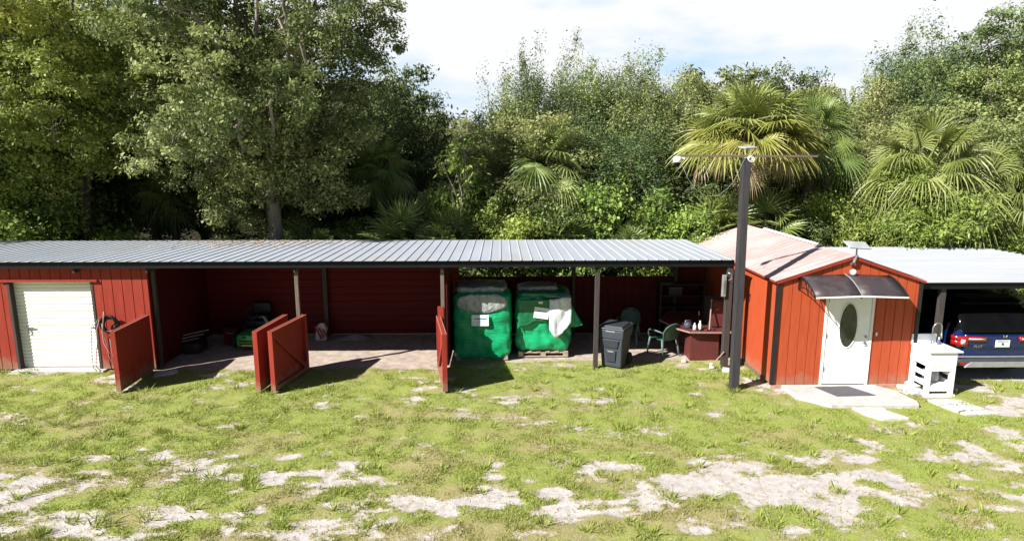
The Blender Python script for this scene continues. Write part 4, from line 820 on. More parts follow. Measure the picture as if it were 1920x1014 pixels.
for k, l_ in enumerate(('big pale rubble lump against the hut corner', 'pale rubble lump leaning on the sink leg side', 'flat pale rubble piece nearest the doorstep edge', 'small pale rubble lump behind the others near the sink', 'pale rubble lump in the middle of the little heap')):
    x, y = ((8.72, 12.78), (8.62, 12.52), (8.48, 12.55), (8.78, 12.95), (8.56, 12.75))[k]; s_ = (.15, .12, .11, .1, .12)[k]
    tag(softbox(x - s_, x + s_, y - s_ * .8, y + s_ * .8, -.03, s_ * .8, k * 3, 5, .4, .06, 6).build('rubble', 'limestone'), l_, 'rubble', 'pale rubble between hut and sink')
# white utility sink
sx0, sx1, sy0, sy1 = 8.72, 9.30, 12.36, 12.95
sk = thing('utility_sink', (9.0, 12.65, 0), 'white free standing utility sink with gooseneck faucet beside the hut', 'sink')
mb = MB(); mb.prism([(sx0 - .03, sy0 - .05), (sx1 + .08, sy0 - .05), (sx1 + .06, sy1), (sx0 - .02, sy1)], .93, .965); mb.build('counter', 'white_plastic', sk, bevel=.01)
mb = MB(); mb.box(sx0 - .01, sx1 + .01, sy0, sy1 - .01, .62, .929); mb.build('basin', 'white_plastic', sk, bevel=.015)
mb = MB(); mb.box(sx0 - .02, sx1 - .08, sy1 - .02, sy1 + .02, .966, 1.16); mb.build('backsplash', 'paper', sk)
for xa in (sx0, sx1 - .085):
    for ya in (sy0, sy1 - .1): MB().box(xa, xa + .085, ya, ya + .085, .0, .619).build('leg', 'white_plastic', sk, bevel=.006)
mb = MB(); mb.box(sx0 + .087, sx1 - .087, sy0 + .01, sy0 + .05, .53, .618); mb.extr([(sx0 + .087, sy0 + .01, .10), (sx1 - .087, sy0 + .01, .10), (sx1 - .087, sy0 + .01, .20), (sx1 - .2, sy0 + .01, .235), (sx0 + .2, sy0 + .01, .235), (sx0 + .087, sy0 + .01, .20)], (0, .04, 0))
for xa in (sx0 + .01, sx1 - .05): 
    for z_ in (.20, .40): mb.box(xa, xa + .04, sy0 + .087, sy1 - .102, z_, z_ + .09)
mb.box(sx0 + .087, sx1 - .087, sy0 + .06, sy1 - .1, .20, .225); mb.box(sx0 - .02, sx1 + .03, sy0 - .03, sy0 + .07, -.02, .03); mb.build('frame', 'white_plastic', sk)
fx = at(1752, 620, 12.88).x
mb = MB(); mb.tube([(fx - .05, 12.86, .96), (fx - .05, 12.86, 1.28)] + [(fx + .045 - .095 * math.cos(a), 12.86 - .02 * math.sin(a), 1.30 + .12 * math.sin(a)) for a in [math.pi * k / 10 for k in range(11)]] + [(fx + .14, 12.85, 1.22), (fx + .145, 12.85, 1.12)], .014, 8); mb.tube([(fx + .14, 12.85, 1.2), (fx + .145, 12.85, 1.08)], .022, 8); mb.build('faucet', 'galv', sk, smooth=True)
sb = thing('soap_bottle', (9.22, 12.82, .966), 'small blue soap bottle standing on the sink beside the faucet', 'bottle')
MB().lathe((9.2, 12.82, .967), [(.03, 0), (.032, .01), (.03, .09), (.012, .11)], 12).build('body', 'blue_plastic', sb, smooth=True); MB().lathe((9.2, 12.82, .967), [(.014, .11), (.014, .15)], 10).build('cap', 'white_plastic', sb)
jg = thing('water_jug', (9.0, 12.66, .225), 'grey white plastic jug on the lower shelf of the sink', 'jug')
softbox(8.88, 9.12, 12.55, 12.78, .226, .48, 3, 6, .2, .0).build('body', 'pale_panel', jg, smooth=True); MB().lathe((9.0, 12.66, .48), [(.03, 0), (.03, .04)], 10).build('cap', 'white_plastic', jg)
# ================================================================== carport
cp = thing('carport', (11, 13, 0), 'carport with white ribbed metal roof joined to the right of the red hut', 'carport')
cz = lambda y: 2.26 - .012 * (y - 12.95)
mb = MB(); yr = ribs(12.95, 18.55, .24, .032, .06, .02)
mb.grid([[(x, y, cz(y) + h_ - (0 if x > 9 else .0)) for y, h_ in yr] for x in (8.86, 10.6, 12.3, 14.1)]); mb.build('roof', 'white_roof', cp, solid=.003)
mb = MB(); mb.box(8.87, 14.05, 13.01, 13.05, 2.11, 2.245); mb.box(14.0, 14.05, 13.051, 18.5, 2.06, 2.17); mb.box(8.87, 13.99, 18.44, 18.48, 2.06, 2.17); mb.build('fascia', 'fascia_paint', cp)
MB().box(8.87, 13.99, 13.055, 18.43, 2.145, 2.16).build('bounce_blocker', 'dark_bounce_blocker', cp)  # added dark sheet, stops the white roof bouncing light onto the car
for x, y in ((13.85, 13.1), (13.85, 18.3), (13.85, 15.7)): MB().box(x - .05, x + .05, y - .05, y + .05, 0, 2.11).build('post', 'dark_post', cp)
for x, y in ((9.36, 13.12), (9.4, 18.2)): MB().box(x - .055, x + .055, y - .05, y + .05, 0, 2.12).build('post', 'dark_post', cp)
mb = MB()
for y in (14.2, 15.5, 16.8, 18.0): mb.box(8.88, 13.98, y - .02, y + .02, 2.06, 2.143)
mb.build('rafters', 'dark_post', cp)
mb = MB(); gwall(mb, 'x', 8.87, 13.0, 18.36, .04, .03, 2.05, .25); mb.build('back_wall', 'dark_post', cp)
xa = at(1888, 556, 18.8).x
pn = thing('storage_box', (xa + .8, 18.8, 0), 'pale grey storage box behind the carport at the right edge', 'storage box')
MB().box(xa, xa + 2.4, 18.75, 19.25, .1, 1.5).build('body', 'pale_panel', pn, bevel=.02); MB().box(xa - .02, xa + 2.42, 18.73, 19.27, 1.503, 1.56).build('lid', 'paper', pn, bevel=.01)
MB().bar((xa + .3, 18.73, 1.02), (xa + .75, 18.73, .95), .03, .03).build('latch', 'black_paint', pn)
tag(MB().box(xa - .26, xa - .12, 18.62, 18.72, 0, 2.0).build('wooden_post', 'dark_red_wood'), 'reddish wooden post standing beside the pale storage box behind the carport', 'post')
# ================================================================== blue suv, rear towards us
CX, CY = 10.82, 13.22
car = thing('parked_suv', (CX, CY, 0), 'dark blue SUV parked nose in under the carport, tail toward us', 'car')
rings = []  # (y, half width low, belt half width, roof half width, z bottom, z belt, z roof)
prof = [(.00, .80, .84, .58, .50, 1.02, 1.04), (.03, .90, .93, .66, .40, 1.04, 1.08), (.12, .97, .96, .70, .34, 1.06, 1.22), (.42, .99, .98, .72, .30, 1.07, 1.66), (.60, .995, .985, .73, .30, 1.07, 1.735), (1.6, 1.0, .99, .74, .30, 1.06, 1.80), (2.6, 1.0, .99, .73, .30, 1.05, 1.78), (3.2, 1.0, .985, .68, .30, 1.04, 1.62), (3.9, .99, .97, .80, .30, 1.02, 1.08), (4.7, .95, .92, .75, .34, .92, .96), (4.95, .84, .80, .60, .42, .70, .74)]
rows = []
for (y, hl, hb, hr, zb, zl, zr_) in prof:
    zm = zb + (zl - zb) * .5
    half = [(hl * .90, zb), (hl, zb + .08), (hl + .005, zm), (hb, zl - .02), (hb - .03, zl + .01), (hr + (hb - hr) * .35, zl + (zr_ - zl) * .6), (hr, zr_ - .04 * min(1, (zr_ - zl) * 3)), (hr * .8, zr_), (0, zr_ + .015)]
    rows.append([(CX - a, CY + y, z_) for a, z_ in half] + [(CX + a, CY + y, z_) for a, z_ in half[:-1][::-1]])
mb = MB(); mb.grid(rows); k = len(rows[0]); mb.f.append(tuple(range(k))[::-1]); mb.f.append(tuple((len(rows) - 1) * k + i for i in range(k)))
for i in range(len(rows) - 1): mb.f.append((i * k, (i + 1) * k, (i + 2) * k - 1, (i + 1) * k - 1))
body = mb.build('body', 'car_blue', car, smooth=True); body.data.materials.append(MATS['dark_glass_and_shade'])
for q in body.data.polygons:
    if q.center.z > 1.13: q.material_index = 1  # blue upper body painted black to stand for the carport shade
sm_ = body.modifiers.new('e', 'EDGE_SPLIT'); sm_.split_angle = R(38)
# tailgate: bulged panel with crease
def tg(x, z_): return CY - .035 - .03 * (1 - (x / .8) ** 2) + (.02 if z_ < .74 else 0) + .05 * max(0, z_ - .95)
MB().grid([[(CX + .80 * i / 8, tg(.80 * i / 8, z_), z_) for i in range(-8, 9)] for z_ in (.52, .60, .70, .73, .76, .85, .95, 1.02, 1.07)]).build('tailgate', 'car_blue', car, smooth=True, solid=.02)
MB().grid([[(CX + (hw) * i / 6 , y_ + .02 * (i / 6) ** 2, z_) for i in range(-6, 7)] for hw, y_, z_ in ((.80, CY - .015, 1.075), (.86, CY + .05, 1.20), (.83, CY + .17, 1.38), (.77, CY + .29, 1.58))]).build('rear_window', 'dark_glass_and_shade', car, smooth=True, solid=.01)
MB().grid([[(CX + .68 * i / 6, y_ + .03 * (i / 6) ** 2, z_) for i in range(-6, 7)] for y_, z_ in ((CY + .32, 1.66), (CY + .45, 1.725), (CY + .8, 1.775))]).build('spoiler', 'dark_glass_and_shade', car, smooth=True, solid=.025)  # spoiler black is painted shade too
for s_ in (-1, 1):
    for y0_, y1_ in ((.75, 1.55), (1.65, 2.55), (2.62, 3.15)):
        MB().grid([[(CX + s_ * x_, CY + y_, z_) for y_ in (y0_, y1_)] for x_, z_ in ((.972, 1.11), (.91, 1.38), (.81, 1.62))]).build('side_window', 'dark_glass_and_shade', car, solid=.01)
    tl = MB().grid([[(CX + s_ * x_, CY + y_, z_) for x_, y_ in ((.36, -.085), (.55, -.075), (.74, -.055), (.86, -.03), (.95, .02), (1.0, .16))] for z_ in (.93, .97, 1.03) ]).build('tail_light', 'lamp_red', car, smooth=True, solid=.05)
    MB().grid([[(CX + s_ * x_, CY + y_, z_) for x_, y_ in ((.74, -.06), (.86, -.03), (.95, .02), (.99, .14))] for z_ in (.80, .87, .935)]).build('lamp_lower', 'lamp_red', tl, smooth=True, solid=.045)
    MB().grid([[(CX + s_ * x_, CY + y_ - .032, z_) for x_, y_ in ((.40, -.08), (.55, -.075), (.74, -.055))] for z_ in (.968, .995)]).build('light_bar', 'lamp_clear', tl, smooth=True, solid=.006)
    MB().grid([[(CX + s_ * x_, CY + y_ - .032, z_) for x_, y_ in ((.80, -.045), (.88, -.02))] for z_ in (.86, .96)]).build('reverse_lens', 'lamp_clear', tl, smooth=True, solid=.006)
    MB().box(CX + s_ * .84 - .10, CX + s_ * .84 + .10, CY - .105, CY - .08, .40, .46).build('reflector', 'lamp_red', car, bevel=.01)
    for yy in (.85, 3.95):
        wc = Vector((CX + s_ * .88, CY + yy, .36))
        wh = MB().lathe(wc - Vector((.12, 0, 0)), [(.22, 0), (.33, 0), (.365, .04), (.365, .20), (.33, .24), (.22, .24)], 28, 'x').build('wheel', 'tyre', car)
        MB().lathe(wc - Vector((.125, 0, 0)), [(.03, .02), (.218, .0), (.218, .25), (.03, .23)], 20, 'x').build('rim', 'rim', wh)
    MB().tube([(CX + s_ * .97, CY + 3.0, 1.1), (CX + s_ * 1.10, CY + 2.95, 1.14)], [.05, .09], 8).build('mirror', 'car_blue', car, smooth=True)
mb = softbox(CX - .97, CX + .97, CY - .10, CY + .25, .36, .60, 2, 10, .05, 0); mb.build('bumper', 'bumper_grey', car, smooth=True)
MB().box(CX - .95, CX + .95, CY - .115, CY - .08, .575, .60).build('bumper_strip', 'silver_trim', car, bevel=.006)
MB().extr([(CX - .72, CY - .125, .42), (CX - .64, CY - .125, .47), (CX + .64, CY - .125, .47), (CX + .72, CY - .125, .42), (CX + .74, CY - .125, .35), (CX - .78, CY - .125, .35)], (0, .06, 0)).build('skid_trim', 'silver_trim', car, bevel=.012)
pt_ = MB().box(CX - .155, CX + .155, CY - .105, CY - .09, .80, .955).build('license_plate', 'plate_white', car, bevel=.004)
mb = MB(); mb.box(CX - .12, CX + .12, CY - .108, CY - .1052, .92, .938); mb.lathe((CX, CY - .1055, .87), [(.03, -.003), (.03, 0)], 12, 'y'); mb.build('plate_print', 'plate_ink', pt_)
# maker's badge, an upright pair of bars with a crossbar
mb = MB(); q = CY - .10; mb.bar((CX + .005, q, 1.0), (CX - .01, q, 1.075), .016, .012); mb.bar((CX + .06, q, 1.0), (CX + .075, q, 1.075), .016, .012); mb.bar((CX + .01, q, 1.035), (CX + .06, q, 1.035), .012, .016); mb.build('badge', 'chrome', car)
text('PILOT', 'model_lettering', 'chrome', (CX - .52, CY - .088, .815), .075, car)
text('AWD', 'model_lettering', 'chrome', (CX + .62, CY - .075, .815), .06, car)
MB().tube([(CX - .35, CY + .045, 1.10), (CX - .1, CY + .03, 1.12), (CX + .3, CY + .035, 1.11)], .009, 6).build('rear_wiper', 'hose_grey', car)
# ================================================================== tall black pole
tp = thing('camera_pole', (4.94, 12.83, 0), 'tall black square pole with a long crossbar standing before the shed', 'pole')
MB().add([(4.85, 12.76, -.05), (5.02, 12.76, -.05), (5.02, 12.93, -.05), (4.85, 12.93, -.05), (4.805, 12.76, 4.82), (4.955, 12.76, 4.82), (4.955, 12.93, 4.82), (4.805, 12.93, 4.82)], [(0, 3, 2, 1), (4, 5, 6, 7), (0, 1, 5, 4), (1, 2, 6, 5), (2, 3, 7, 6), (3, 0, 4, 7)]).build('post', 'pole_paint', tp, bevel=.008)
MB().bar((3.53, 12.83, 4.865), (6.31, 12.83, 4.855), .05, .04).build('crossbar', 'brown_post', tp, bevel=.004)
mb = MB(); mb.tube([(4.92 + .05 * math.cos(a), 12.72, 4.82 + .05 * math.sin(a)) for a in [k / 12 * 2 * math.pi for k in range(13)]], .007, 6); mb.tube([(4.94 + .055 * math.cos(a), 12.71, 4.80 + .055 * math.sin(a)) for a in [k / 12 * 2 * math.pi for k in range(13)]], .007, 6); mb.build('cable_coil', 'white_trim', tp)
dish((4.90, 12.83, 4.88), .30, .22, .15, 'flat white antenna panel on top of the tall black pole', (R(8), R(-3), R(20)))
c0 = at(1270, 303, 12.8)
cm = thing('security_camera', (c0.x, 12.8, c0.z), 'white dome security camera hanging from the left end of the crossbar', 'camera')
MB().lathe((c0.x, 12.8, c0.z + .01), [(.03, .09), (.07, .085), (.085, .05), (.085, -.02), (.06, -.03)], 18).build('housing', 'white_plastic', cm, smooth=True); MB().lathe((c0.x, 12.8, c0.z - .02), [(.06, 0), (.065, -.03), (.045, -.075), (.01, -.095)], 16).build('dome', 'dark_glass_and_shade', cm, smooth=True); MB().box(c0.x + .0, c0.x + .14, 12.78, 12.82, c0.z + .05, c0.z + .085).build('arm', 'white_plastic', cm)
cps = [at(u, v, 12.75) for u, v in ((1280, 312), (1290, 335), (1305, 356), (1325, 368), (1345, 367), (1362, 356), (1376, 340), (1385, 322), (1392, 306), (1400, 294))]
tag(MB().tube(cps, .0045, 5).build('hanging_cable', 'hose_grey', smooth=True), 'thin pale cable sagging from the dome camera up to the pole top', 'cable')
# ================================================================== trees and plants
GT = 'trees of the wood behind the sheds'
def plant(root, name, u, v, Y, label, cat='tree', group=None, rotz=0, scale=1., base=None):
    """stand a tree so that its crown top shows at (u, v) when its height is H*scale"""
    x = at(u, v, Y).x
    return dress(root, name, (x, Y, 0), label, cat, group, rotz, scale)
# --- hero oak with pale trunk
x0 = at(523, 445, 19.5).x
oak = make_tree(101, 12.2, 4.6, 3.2, 52, 20, 150, .095, .05, 'oak_leaf', 'bark_pale', .21, .42, lean=(-.5, .1), up=.45, droop=.25, trunk_split=.42, lobe_r=.26)
dress(oak, 'oak_tree', (x0, 19.5, 0), 'big oak with pale leaning trunk rising behind the roof left of centre', 'tree', None, 0, 1)
def low_limbs(root, seed, spots, m_, per=150, L=.095, Wd=.048, rad=.5, n=14, bark='bark_pale'):
    rg = np.random.default_rng(seed); o_ = np.array(root.location); C = []
    mb = MB()
    for (u, v, Y, r_) in spots:
        c = np.array(at(u, v, Y)); k = int(n * r_ / .8)
        d = rg.normal(size=(k, 3)); d /= np.linalg.norm(d, axis=1, keepdims=True); C.append(c + d * np.array([r_, r_ * .7, r_ * .75]) * rg.random((k, 1)) ** .4)
        mb.tube([Vector(p_) for p_ in curve_pts(o_ + np.array([0, 0, 5.2]), c, rg, 5, .15, .1)], [.06, .05, .04, .03, .02, .01], 5)
    C = np.concatenate(C) - o_
    leafobj('hanging_foliage', [leaves(C, rad * (.5 + .7 * rg.random((len(C), 1))) * np.array([1, 1, .8]), per, L, Wd, rg, .4, None, .35)], m_, root)
    mb.build('limb', bark, root, smooth=True)
low_limbs(oak, 5, [(430, 395, 18.9, .8), (470, 350, 18.9, .8), (410, 340, 19.2, .7), (450, 290, 18.8, .9), (520, 250, 18.6, 1.0), (380, 260, 19, .9), (600, 300, 18.8, .9), (640, 360, 19, .7), (590, 370, 19.0, .6), (560, 190, 18.4, 1.0), (440, 200, 18.4, 1.0), (505, 325, 18.5, .6), (545, 290, 18.6, .7), (490, 240, 18.2, .8), (550, 340, 18.8, .5), (460, 320, 18.5, .6), (650, 250, 19.2, .8), (330, 180, 18.6, 1.0), (480, 420, 19.6, .45), (390, 130, 18.6, 1.0), (520, 110, 18.5, .9), (720, 30, 19.5, .7), (660, 40, 19.4, .9), (690, 100, 20.2, .4)], 'oak_leaf')
# --- left group
t1 = make_tree(102, 12.6, 4.4, 3.9, 42, 20, 140, .10, .055, 'oak_leaf_yellow', 'bark_dark', .17, .44, up=.45, droop=.2, lean=(.6, -.3), trunk_split=.4, lobe_r=.27)
dress(t1, 'oak_tree', (at(130, 300, 20.5).x, 20.8, 0), 'yellow green oak filling the upper left corner', 'tree')
low_limbs(t1, 6, [(60, 250, 19.3, .9), (150, 235, 19.4, .9), (30, 180, 19.2, 1.0), (120, 150, 19.2, 1.0), (210, 170, 19.4, .9), (250, 110, 19.4, .9), (90, 60, 19.3, 1.0), (200, 60, 19.4, 1.0), (30, 290, 19.5, .6), (140, 262, 19.6, .6), (220, 240, 19.8, .5), (10, 90, 19.4, .9), (60, 320, 19.6, .8), (130, 320, 19.8, .7), (20, 360, 19.6, .7), (185, 300, 20, .5), (110, 375, 20, .6)], 'oak_leaf_yellow', bark='bark_dark')
vs = make_tree(103, 3.9, 1.35, .3, 14, 12, 90, .12, .08, 'shrub_leaf', 'bark_dark', .06, .42, up=.6, shape='dome', twigs=False)
dress(vs, 'vine_covered_bush', (at(10, 400, 19.2).x, 19.4, 0), 'bright vine covered bush at the far left edge above the roof', 'bush')
# --- prototypes
A1 = make_tree(111, 8.6, 3.2, 1.2, 30, 16, 185, .092, .046, 'mid_leaf', 'bark_dark', .13, .52, shape='up', up=.35, spread=.6, trunk_split=.3)
A2 = make_tree(112, 8.0, 3.0, 1.0, 28, 16, 185, .092, .042, 'mid_leaf', 'bark_pale', .12, .5, shape='up', up=.3, spread=.6, trunk_split=.3)
B1 = make_tree(113, 8.5, 3.6, 1.2, 34, 15, 180, .10, .052, 'oak_leaf', 'bark_dark', .15, .58, up=.5, trunk_split=.3)
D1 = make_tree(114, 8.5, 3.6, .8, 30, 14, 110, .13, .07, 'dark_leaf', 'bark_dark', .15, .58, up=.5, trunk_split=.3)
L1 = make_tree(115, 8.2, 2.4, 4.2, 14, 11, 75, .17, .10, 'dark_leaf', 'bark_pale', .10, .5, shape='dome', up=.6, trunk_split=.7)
used = set()
def put(proto, name, x, y, h, label, rz=0, wf=1., cat='tree', H0=8.5, group=GT):
    s_ = h / H0
    o = proto if proto not in used else clone(proto); used.add(proto)
    return dress(o, name, (x, y, 0), label, cat, group, R(rz), (s_ * wf, s_ * wf, s_))
def putv(proto, name, u, v, Y, label, rz=0, wf=1., H0=8.5, cat='tree'):
    p_ = at(u, v, Y); return put(proto, name, p_.x, Y, p_.z * 1.0, label, rz, wf, cat, H0)
# skyline trees, u/v = where the top shows
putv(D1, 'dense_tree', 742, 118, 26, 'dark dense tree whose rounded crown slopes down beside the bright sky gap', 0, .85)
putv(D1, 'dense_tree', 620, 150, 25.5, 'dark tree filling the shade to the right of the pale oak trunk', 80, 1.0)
putv(B1, 'dense_tree', 835, 205, 33, 'olive crown just left of the low dip in the skyline', 40, .9)
putv(A1, 'willowy_tree', 990, 95, 25, 'willowy tree with upright shoots just right of the sky gap', 0, .68, 8.9)
putv(A2, 'willowy_tree', 1072, 95, 26, 'tallest willowy tree of the centre, thin shoots reaching above the rest', 50, .8, 8.4)
putv(A1, 'willowy_tree', 1155, 120, 25, 'grey green willowy tree between the centre peak and the palm', 120, .9, 8.9)
putv(A2, 'willowy_tree', 1225, 108, 26.5, 'yellowish willowy tree just left of the big palm', 200, .9, 8.4)
putv(B1, 'dense_tree', 1290, 128, 30, 'soft olive crown peeking out left above the big palm', 70, .8)
putv(L1, 'broadleaf_tree', 1365, 110, 31, 'dark glossy broadleaf tree standing right above the big palm', 0, .9, 8.2)
putv(D1, 'dense_tree', 1455, 116, 30, 'dark green tree in the skyline right of the big palm top', 150, .75)
putv(D1, 'dense_tree', 1530, 130, 31, 'dark bluish tree in the skyline midway between the two palms', 210, .7)
putv(B1, 'dense_tree', 1610, 140, 27, 'rounded olive tree with bare twigs between the two palms', 130, .85)
putv(A2, 'willowy_tree', 1700, 75, 28, 'grey sparse crowned tree at the left shoulder of the tall right trees', 20, .8, 8.4)
putv(A1, 'willowy_tree', 1790, 50, 27, 'yellow green tree high on the right with visible pale limbs', 260, .95, 8.9)
rt = make_tree(121, 11.2, 4.0, 2.0, 44, 17, 165, .095, .05, 'mid_leaf', 'bark_pale', .17, .52, up=.45, trunk_split=.45, lobe_r=.27)
dress(rt, 'broad_oak', (at(1900, 200, 25).x, 25, 0), 'tall spreading tree at the right edge with pale crooked trunk', 'tree', GT)
putv(B1, 'dense_tree', 1990, 120, 24, 'olive tree partly outside the right edge of the view', 10, .9)
# second line, hidden lower parts
for k, (u, v, Y, pr_, nm, lb) in enumerate((
    (-60, 60, 25, B1, 'dense_tree', 'olive tree behind the upper left corner oak'), (90, 20, 26, D1, 'dense_tree', 'dark tree behind the left oaks, second from the left edge'), (250, 0, 27, D1, 'dense_tree', 'dark tree behind the gap between the two left oaks'),
    (400, 30, 27, B1, 'dense_tree', 'olive tree standing behind the pale trunked oak, on its left'), (540, 90, 29, D1, 'dense_tree', 'dark tree behind the pale trunked oak, seen through its holes'), (700, 140, 30, D1, 'dense_tree', 'dark tree deep behind the shaded palmetto hollow'),
    (1000, 200, 22.8, B1, 'dense_tree', 'olive tree filling the lower centre behind the green palmetto'), (1120, 215, 22.5, A1, 'willowy_tree', 'low grey green tree in the middle right of the centre palmetto'), (1230, 240, 22.5, D1, 'dense_tree', 'dark low tree in the shade left under the big palm'),
    (1480, 260, 23.5, D1, 'dense_tree', 'dark low tree in the shade right under the big palm'), (1600, 230, 23.5, B1, 'dense_tree', 'low olive tree behind the bushes between the two palms'), (1850, 180, 23.5, B1, 'dense_tree', 'olive tree rising behind the pale green right palm'))):
    putv(pr_, nm, u, v, Y, lb, k * 47, 1.0 if Y > 24 else 1.3, 8.9 if pr_ is A1 else 8.5)
for k, (x, y, h_, lb) in enumerate(((-19.5, 18.5, 10.5, 'unseen big tree added outside the left edge for its shade, nearest the shed row'), (-17.5, 22.5, 11, 'unseen big tree added outside the left edge for its shade, farther back'), (-12, 26, 9, 'dark tree in the black shade behind the upper left oak'), (-8.5, 24.5, 7.5, 'dark low crowned tree in the black shade left of the pale trunk'), (-15, 24.5, 8, 'dark tree behind the far left bush'))):  # first two are out of view, added to darken the left understory
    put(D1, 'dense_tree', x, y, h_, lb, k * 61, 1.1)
# distant wood line
DW = [(x, 44 + 5 * math.sin(x * 1.7), 7.2 + .8 * math.sin(x * 2.3)) for x in range(-48, 62, 6)]
far = MB()
rg = np.random.default_rng(9); C = []
for x, y, h_ in DW:
    for q in range(80): C.append([x + rg.normal() * 3.0, y + rg.normal() * 2, rg.random() ** .7 * h_])
C = np.array(C)
root_me = leaves(C, .9 * np.ones((len(C), 3)), 45, .34, .2, rg, .5)
me = bpy.data.meshes.new('distant_wood'); npmesh(me, root_me[0], np.arange(len(root_me[0])).reshape(-1, 4), root_me[1]); me.materials.append(MATS['dark_leaf'])
o = bpy.data.objects.new('distant_wood', me); col.objects.link(o); tag(o, 'far dark wood closing the view behind the trees', 'wood', kind='stuff')
# --- palms
pm = make_palm(201, 5.3, 96, .98, 1.2, 'palm_leaf', .17, .19, low=-.42, nseg=36, droop=.5, bend=.5)
p_ = at(1400, 255, 20.3); dress(pm, 'cabbage_palm', (p_.x, 20.3, p_.z - 5.25 * .95), 'big cabbage palm with golden and brown lower fronds behind the black pole', 'palm', None, 0, (1.12, 1.12, .95))
pm2 = make_palm(202, 4.7, 52, .85, 1.0, 'palm_green', .12, .17, low=-.5, nseg=40, droop=.5, bend=.45)
p_ = at(1524, 262, 21.2); dress(pm2, 'cabbage_palm', (p_.x, 21.2, p_.z - 4.6), 'smaller green cabbage palm tucked against the right of the golden one', 'palm')
pg = make_palm(203, 3.4, 44, 1.08, 1.35, 'palm_green', .1, .17, low=-.55, nseg=42, droop=.75, bend=.45)
p_ = at(1735, 330, 19.8); dress(pg, 'cabbage_palm', (p_.x, 19.8, p_.z - 3.3), 'large pale green palm with drooping fans above the right carport roof', 'palm')
pg2 = clone(pg); p_ = at(1850, 345, 20.4); dress(pg2, 'cabbage_palm', (p_.x, 20.4, p_.z - 3.3), 'second green palm at the far right with fans hanging over the bright bush', 'palm', rotz=2.1, scale=.88)
pc_ = make_palm(204, 2.6, 30, .95, .9, 'palm_green', .08, .15, low=-.5, nseg=40, droop=.6, bend=.5)
p_ = at(1030, 300, 20.6); dress(pc_, 'cabbage_palm', (p_.x, 20.6, p_.z - 2.7), 'mid sized green palm among the bushes in the centre', 'palm')
pd_ = clone(pc_); p_ = at(712, 285, 21.6); dress(pd_, 'cabbage_palm', (p_.x, 21.6, p_.z - 2.6), 'shadowed palm catching light on a few fans in the dark hollow', 'palm', rotz=1.0, scale=.8)
pe_ = clone(pc_); p_ = at(320, 340, 23.0); dress(pe_, 'cabbage_palm', (p_.x, 23.0, p_.z - 2.6), 'dim palm in the black shade under the left oaks, on the right', 'palm', rotz=2.0, scale=.85)
pf_ = clone(pc_); p_ = at(190, 360, 23.5); dress(pf_, 'cabbage_palm', (p_.x, 23.5, p_.z - 2.6), 'dim palm in the black shade under the left oaks, on the left', 'palm', rotz=3.0, scale=.85)
sp = make_palm(205, .5, 18, .95, .7, 'palm_green', .0, .12, low=.15, nseg=30, droop=.2, bend=.15)
p_ = at(750, 400, 19.4); dress(sp, 'saw_palmetto', (p_.x, 19.4, p_.z - 1.3), 'spiky palmetto just over the roof edge, below the shadowed palm', 'palmetto', 'palmettos behind the roof line')
for k, (u, v, Y, s_, lb) in enumerate(((840, 415, 19.6, .8, 'half shaded palmetto right of the spikiest one'), (1045, 405, 19.6, .9, 'fine leaved palmetto poking up over the roof at the centre'), (1350, 385, 20.0, .95, 'palmetto left behind the black pole above the pink roof'), (1440, 380, 20.2, .9, 'palmetto right behind the black pole above the pink roof'), (600, 440, 18.9, .35, 'tiny palmetto tip showing just right of the pale oak trunk'), (1560, 420, 20.6, .8, 'palmetto among the bushes behind the hut ridge'), (1180, 440, 19.0, .5, 'low palmetto tips right at the roof edge left of the hut'))):
    p_ = at(u, v, Y); c = clone(sp); dress(c, 'saw_palmetto', (p_.x, Y, p_.z - 1.2 * s_), lb, 'palmetto', 'palmettos behind the roof line', k * .9, s_)
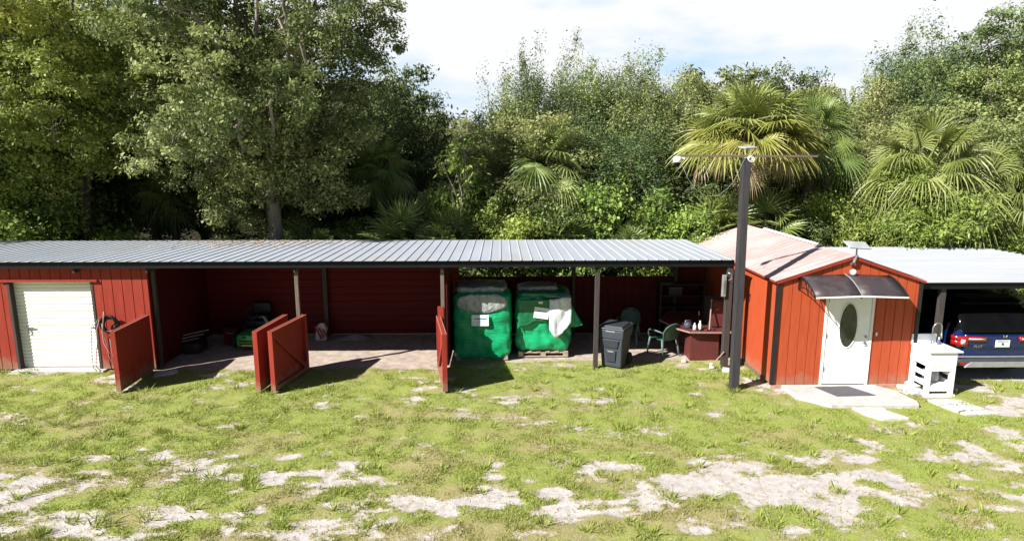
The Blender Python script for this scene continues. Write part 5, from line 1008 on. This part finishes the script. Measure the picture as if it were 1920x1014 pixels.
# --- bushes
S1 = make_tree(301, 2.6, 1.5, .15, 18, 13, 150, .075, .042, 'shrub_leaf', 'bark_dark', .05, .36, shape='dome', up=.6, twigs=False)
S2 = make_tree(302, 2.6, 1.5, .15, 18, 14, 200, .065, .04, 'bright_leaf', 'bark_dark', .05, .36, shape='dome', up=.7, twigs=False)
S3 = make_tree(303, 2.6, 1.5, .15, 18, 13, 140, .08, .035, 'mid_leaf', 'bark_dark', .05, .34, shape='dome', up=.4, twigs=False)
S4 = make_tree(304, 2.6, 1.5, .15, 18, 14, 200, .082, .028, 'bright_leaf', 'bark_dark', .05, .38, shape='dome', up=.4, droop=.3, twigs=False)
BUSH = [(840, 340, 20.6, S3, 1.0, 'grey green bush at the foot of the thin sapling'), (905, 305, 21.2, S1, .9, 'mid green bush right of the thin sapling'), (940, 360, 20.3, S1, 1.1, 'leafy bush low in the centre left of the fine palmetto'), (1000, 350, 20.2, S3, 1.0, 'feathery bush below the centre palm, left side'), (1075, 335, 20.6, S1, 1.0, 'yellowish bush right below the centre palm'),
        (1120, 380, 19.8, S3, .9, 'dark feathery bush low right of the fine palmetto'), (1165, 295, 21.0, S1, 1.1, 'rounded bright topped bush in the middle right of the centre palm'), (1215, 350, 20.4, S1, 1.0, 'green bush before the dark hollow left of the big palm'), (1285, 355, 20.3, S2, 1.0, 'bright lime bush just left of the black pole'), (1345, 400, 19.7, S2, .8, 'bright lime bush touching the left corner of the pink roof'), (1240, 400, 19.5, S2, .8, 'low lime bush over the grey roof left of the hut'),
        (1545, 315, 21.4, S1, .9, 'bush below the smaller palm at the right of the golden one'), (1500, 370, 21.0, S3, 1.0, 'dull bush behind the hut ridge right of the pole'), (1590, 375, 20.6, S1, 1.0, 'green bush above the white antenna on the hut gable'), (1650, 350, 20.2, S4, 1.0, 'yellow green feathery bush at the left foot of the big right palm'), (1740, 295, 19.9, S4, 1.15, 'tallest bright feathery bush in front of the right palms'), (1690, 400, 19.5, S4, .9, 'bright feathery bush close above the carport roof, left of its neighbour'), (1800, 370, 19.6, S4, 1.1, 'bright feathery bush over the sloping end of the carport roof'),
        (1890, 400, 19.4, S2, .9, 'lime bush at the right edge above the carport roof end'), (90, 345, 20.6, S3, 1.2, 'dim feathery bush under the left oak, hiding its trunk foot'), (150, 330, 21.3, S1, 1.1, 'shaded green bush just right of the left oak trunk'), (560, 405, 21.5, S3, .9, 'dim bush right behind the pale oak trunk'), (655, 400, 20.8, S1, .9, 'green bush between the pale oak trunk and the spiky palmetto'), (1945, 370, 20.0, S1, 1.1, 'green bush cut by the right edge of the view'), (800, 420, 19.6, S3, .6, 'small dull bush at the roof edge between the two left palmettos'), (30, 330, 20.4, S2, .9, 'second bright bush behind the vine covered one at the left edge'), (420, 440, 20.8, S3, .8, 'dim low bush left of the pale oak trunk')]
for k, (u, v, Y, pr_, wf, lb) in enumerate(BUSH):
    p_ = at(u, v, Y); s_ = p_.z / 2.55
    o = pr_ if pr_ not in used else clone(pr_); used.add(pr_)
    dress(o, 'bush', (p_.x, Y, 0), lb, 'bush', 'bushes behind the sheds', k * 1.3, (wf * max(.75, s_ ** .5), wf * max(.75, s_ ** .5), s_))
# low bright weeds seen through the slot under the roof
for k in range(8):
    o = clone(S2); dress(o, 'weedy_bush', (-1.0 + .95 * k, 19.9 + .2 * math.sin(k * 2), 0), ('leftmost', 'second from left', 'third from left', 'fourth from left', 'fourth from right', 'third from right', 'second from right', 'rightmost')[k] + ' of the weedy bushes seen through the slot', 'bush', 'weedy bushes behind the low wall', k * 1.1, (.62, .45, .66 + .05 * math.sin(k * 3)))
# thin sapling
sg = make_tree(310, 3.6, .62, 2.3, 8, 4, 30, .10, .042, 'bright_leaf', 'bark_pale', .016, .22, up=.6, droop=.3, twigs=True, trunk_split=.5)
p_ = at(855, 225, 19.8); dress(sg, 'sapling', (p_.x, 19.8, 0), 'thin pale stemmed sapling with bright leaf tufts left of centre', 'tree', None, 0, p_.z / 3.75)
for o in list(sc.objects):
    if o.type == 'MESH' and not o.data.materials: print('no material', o.name)
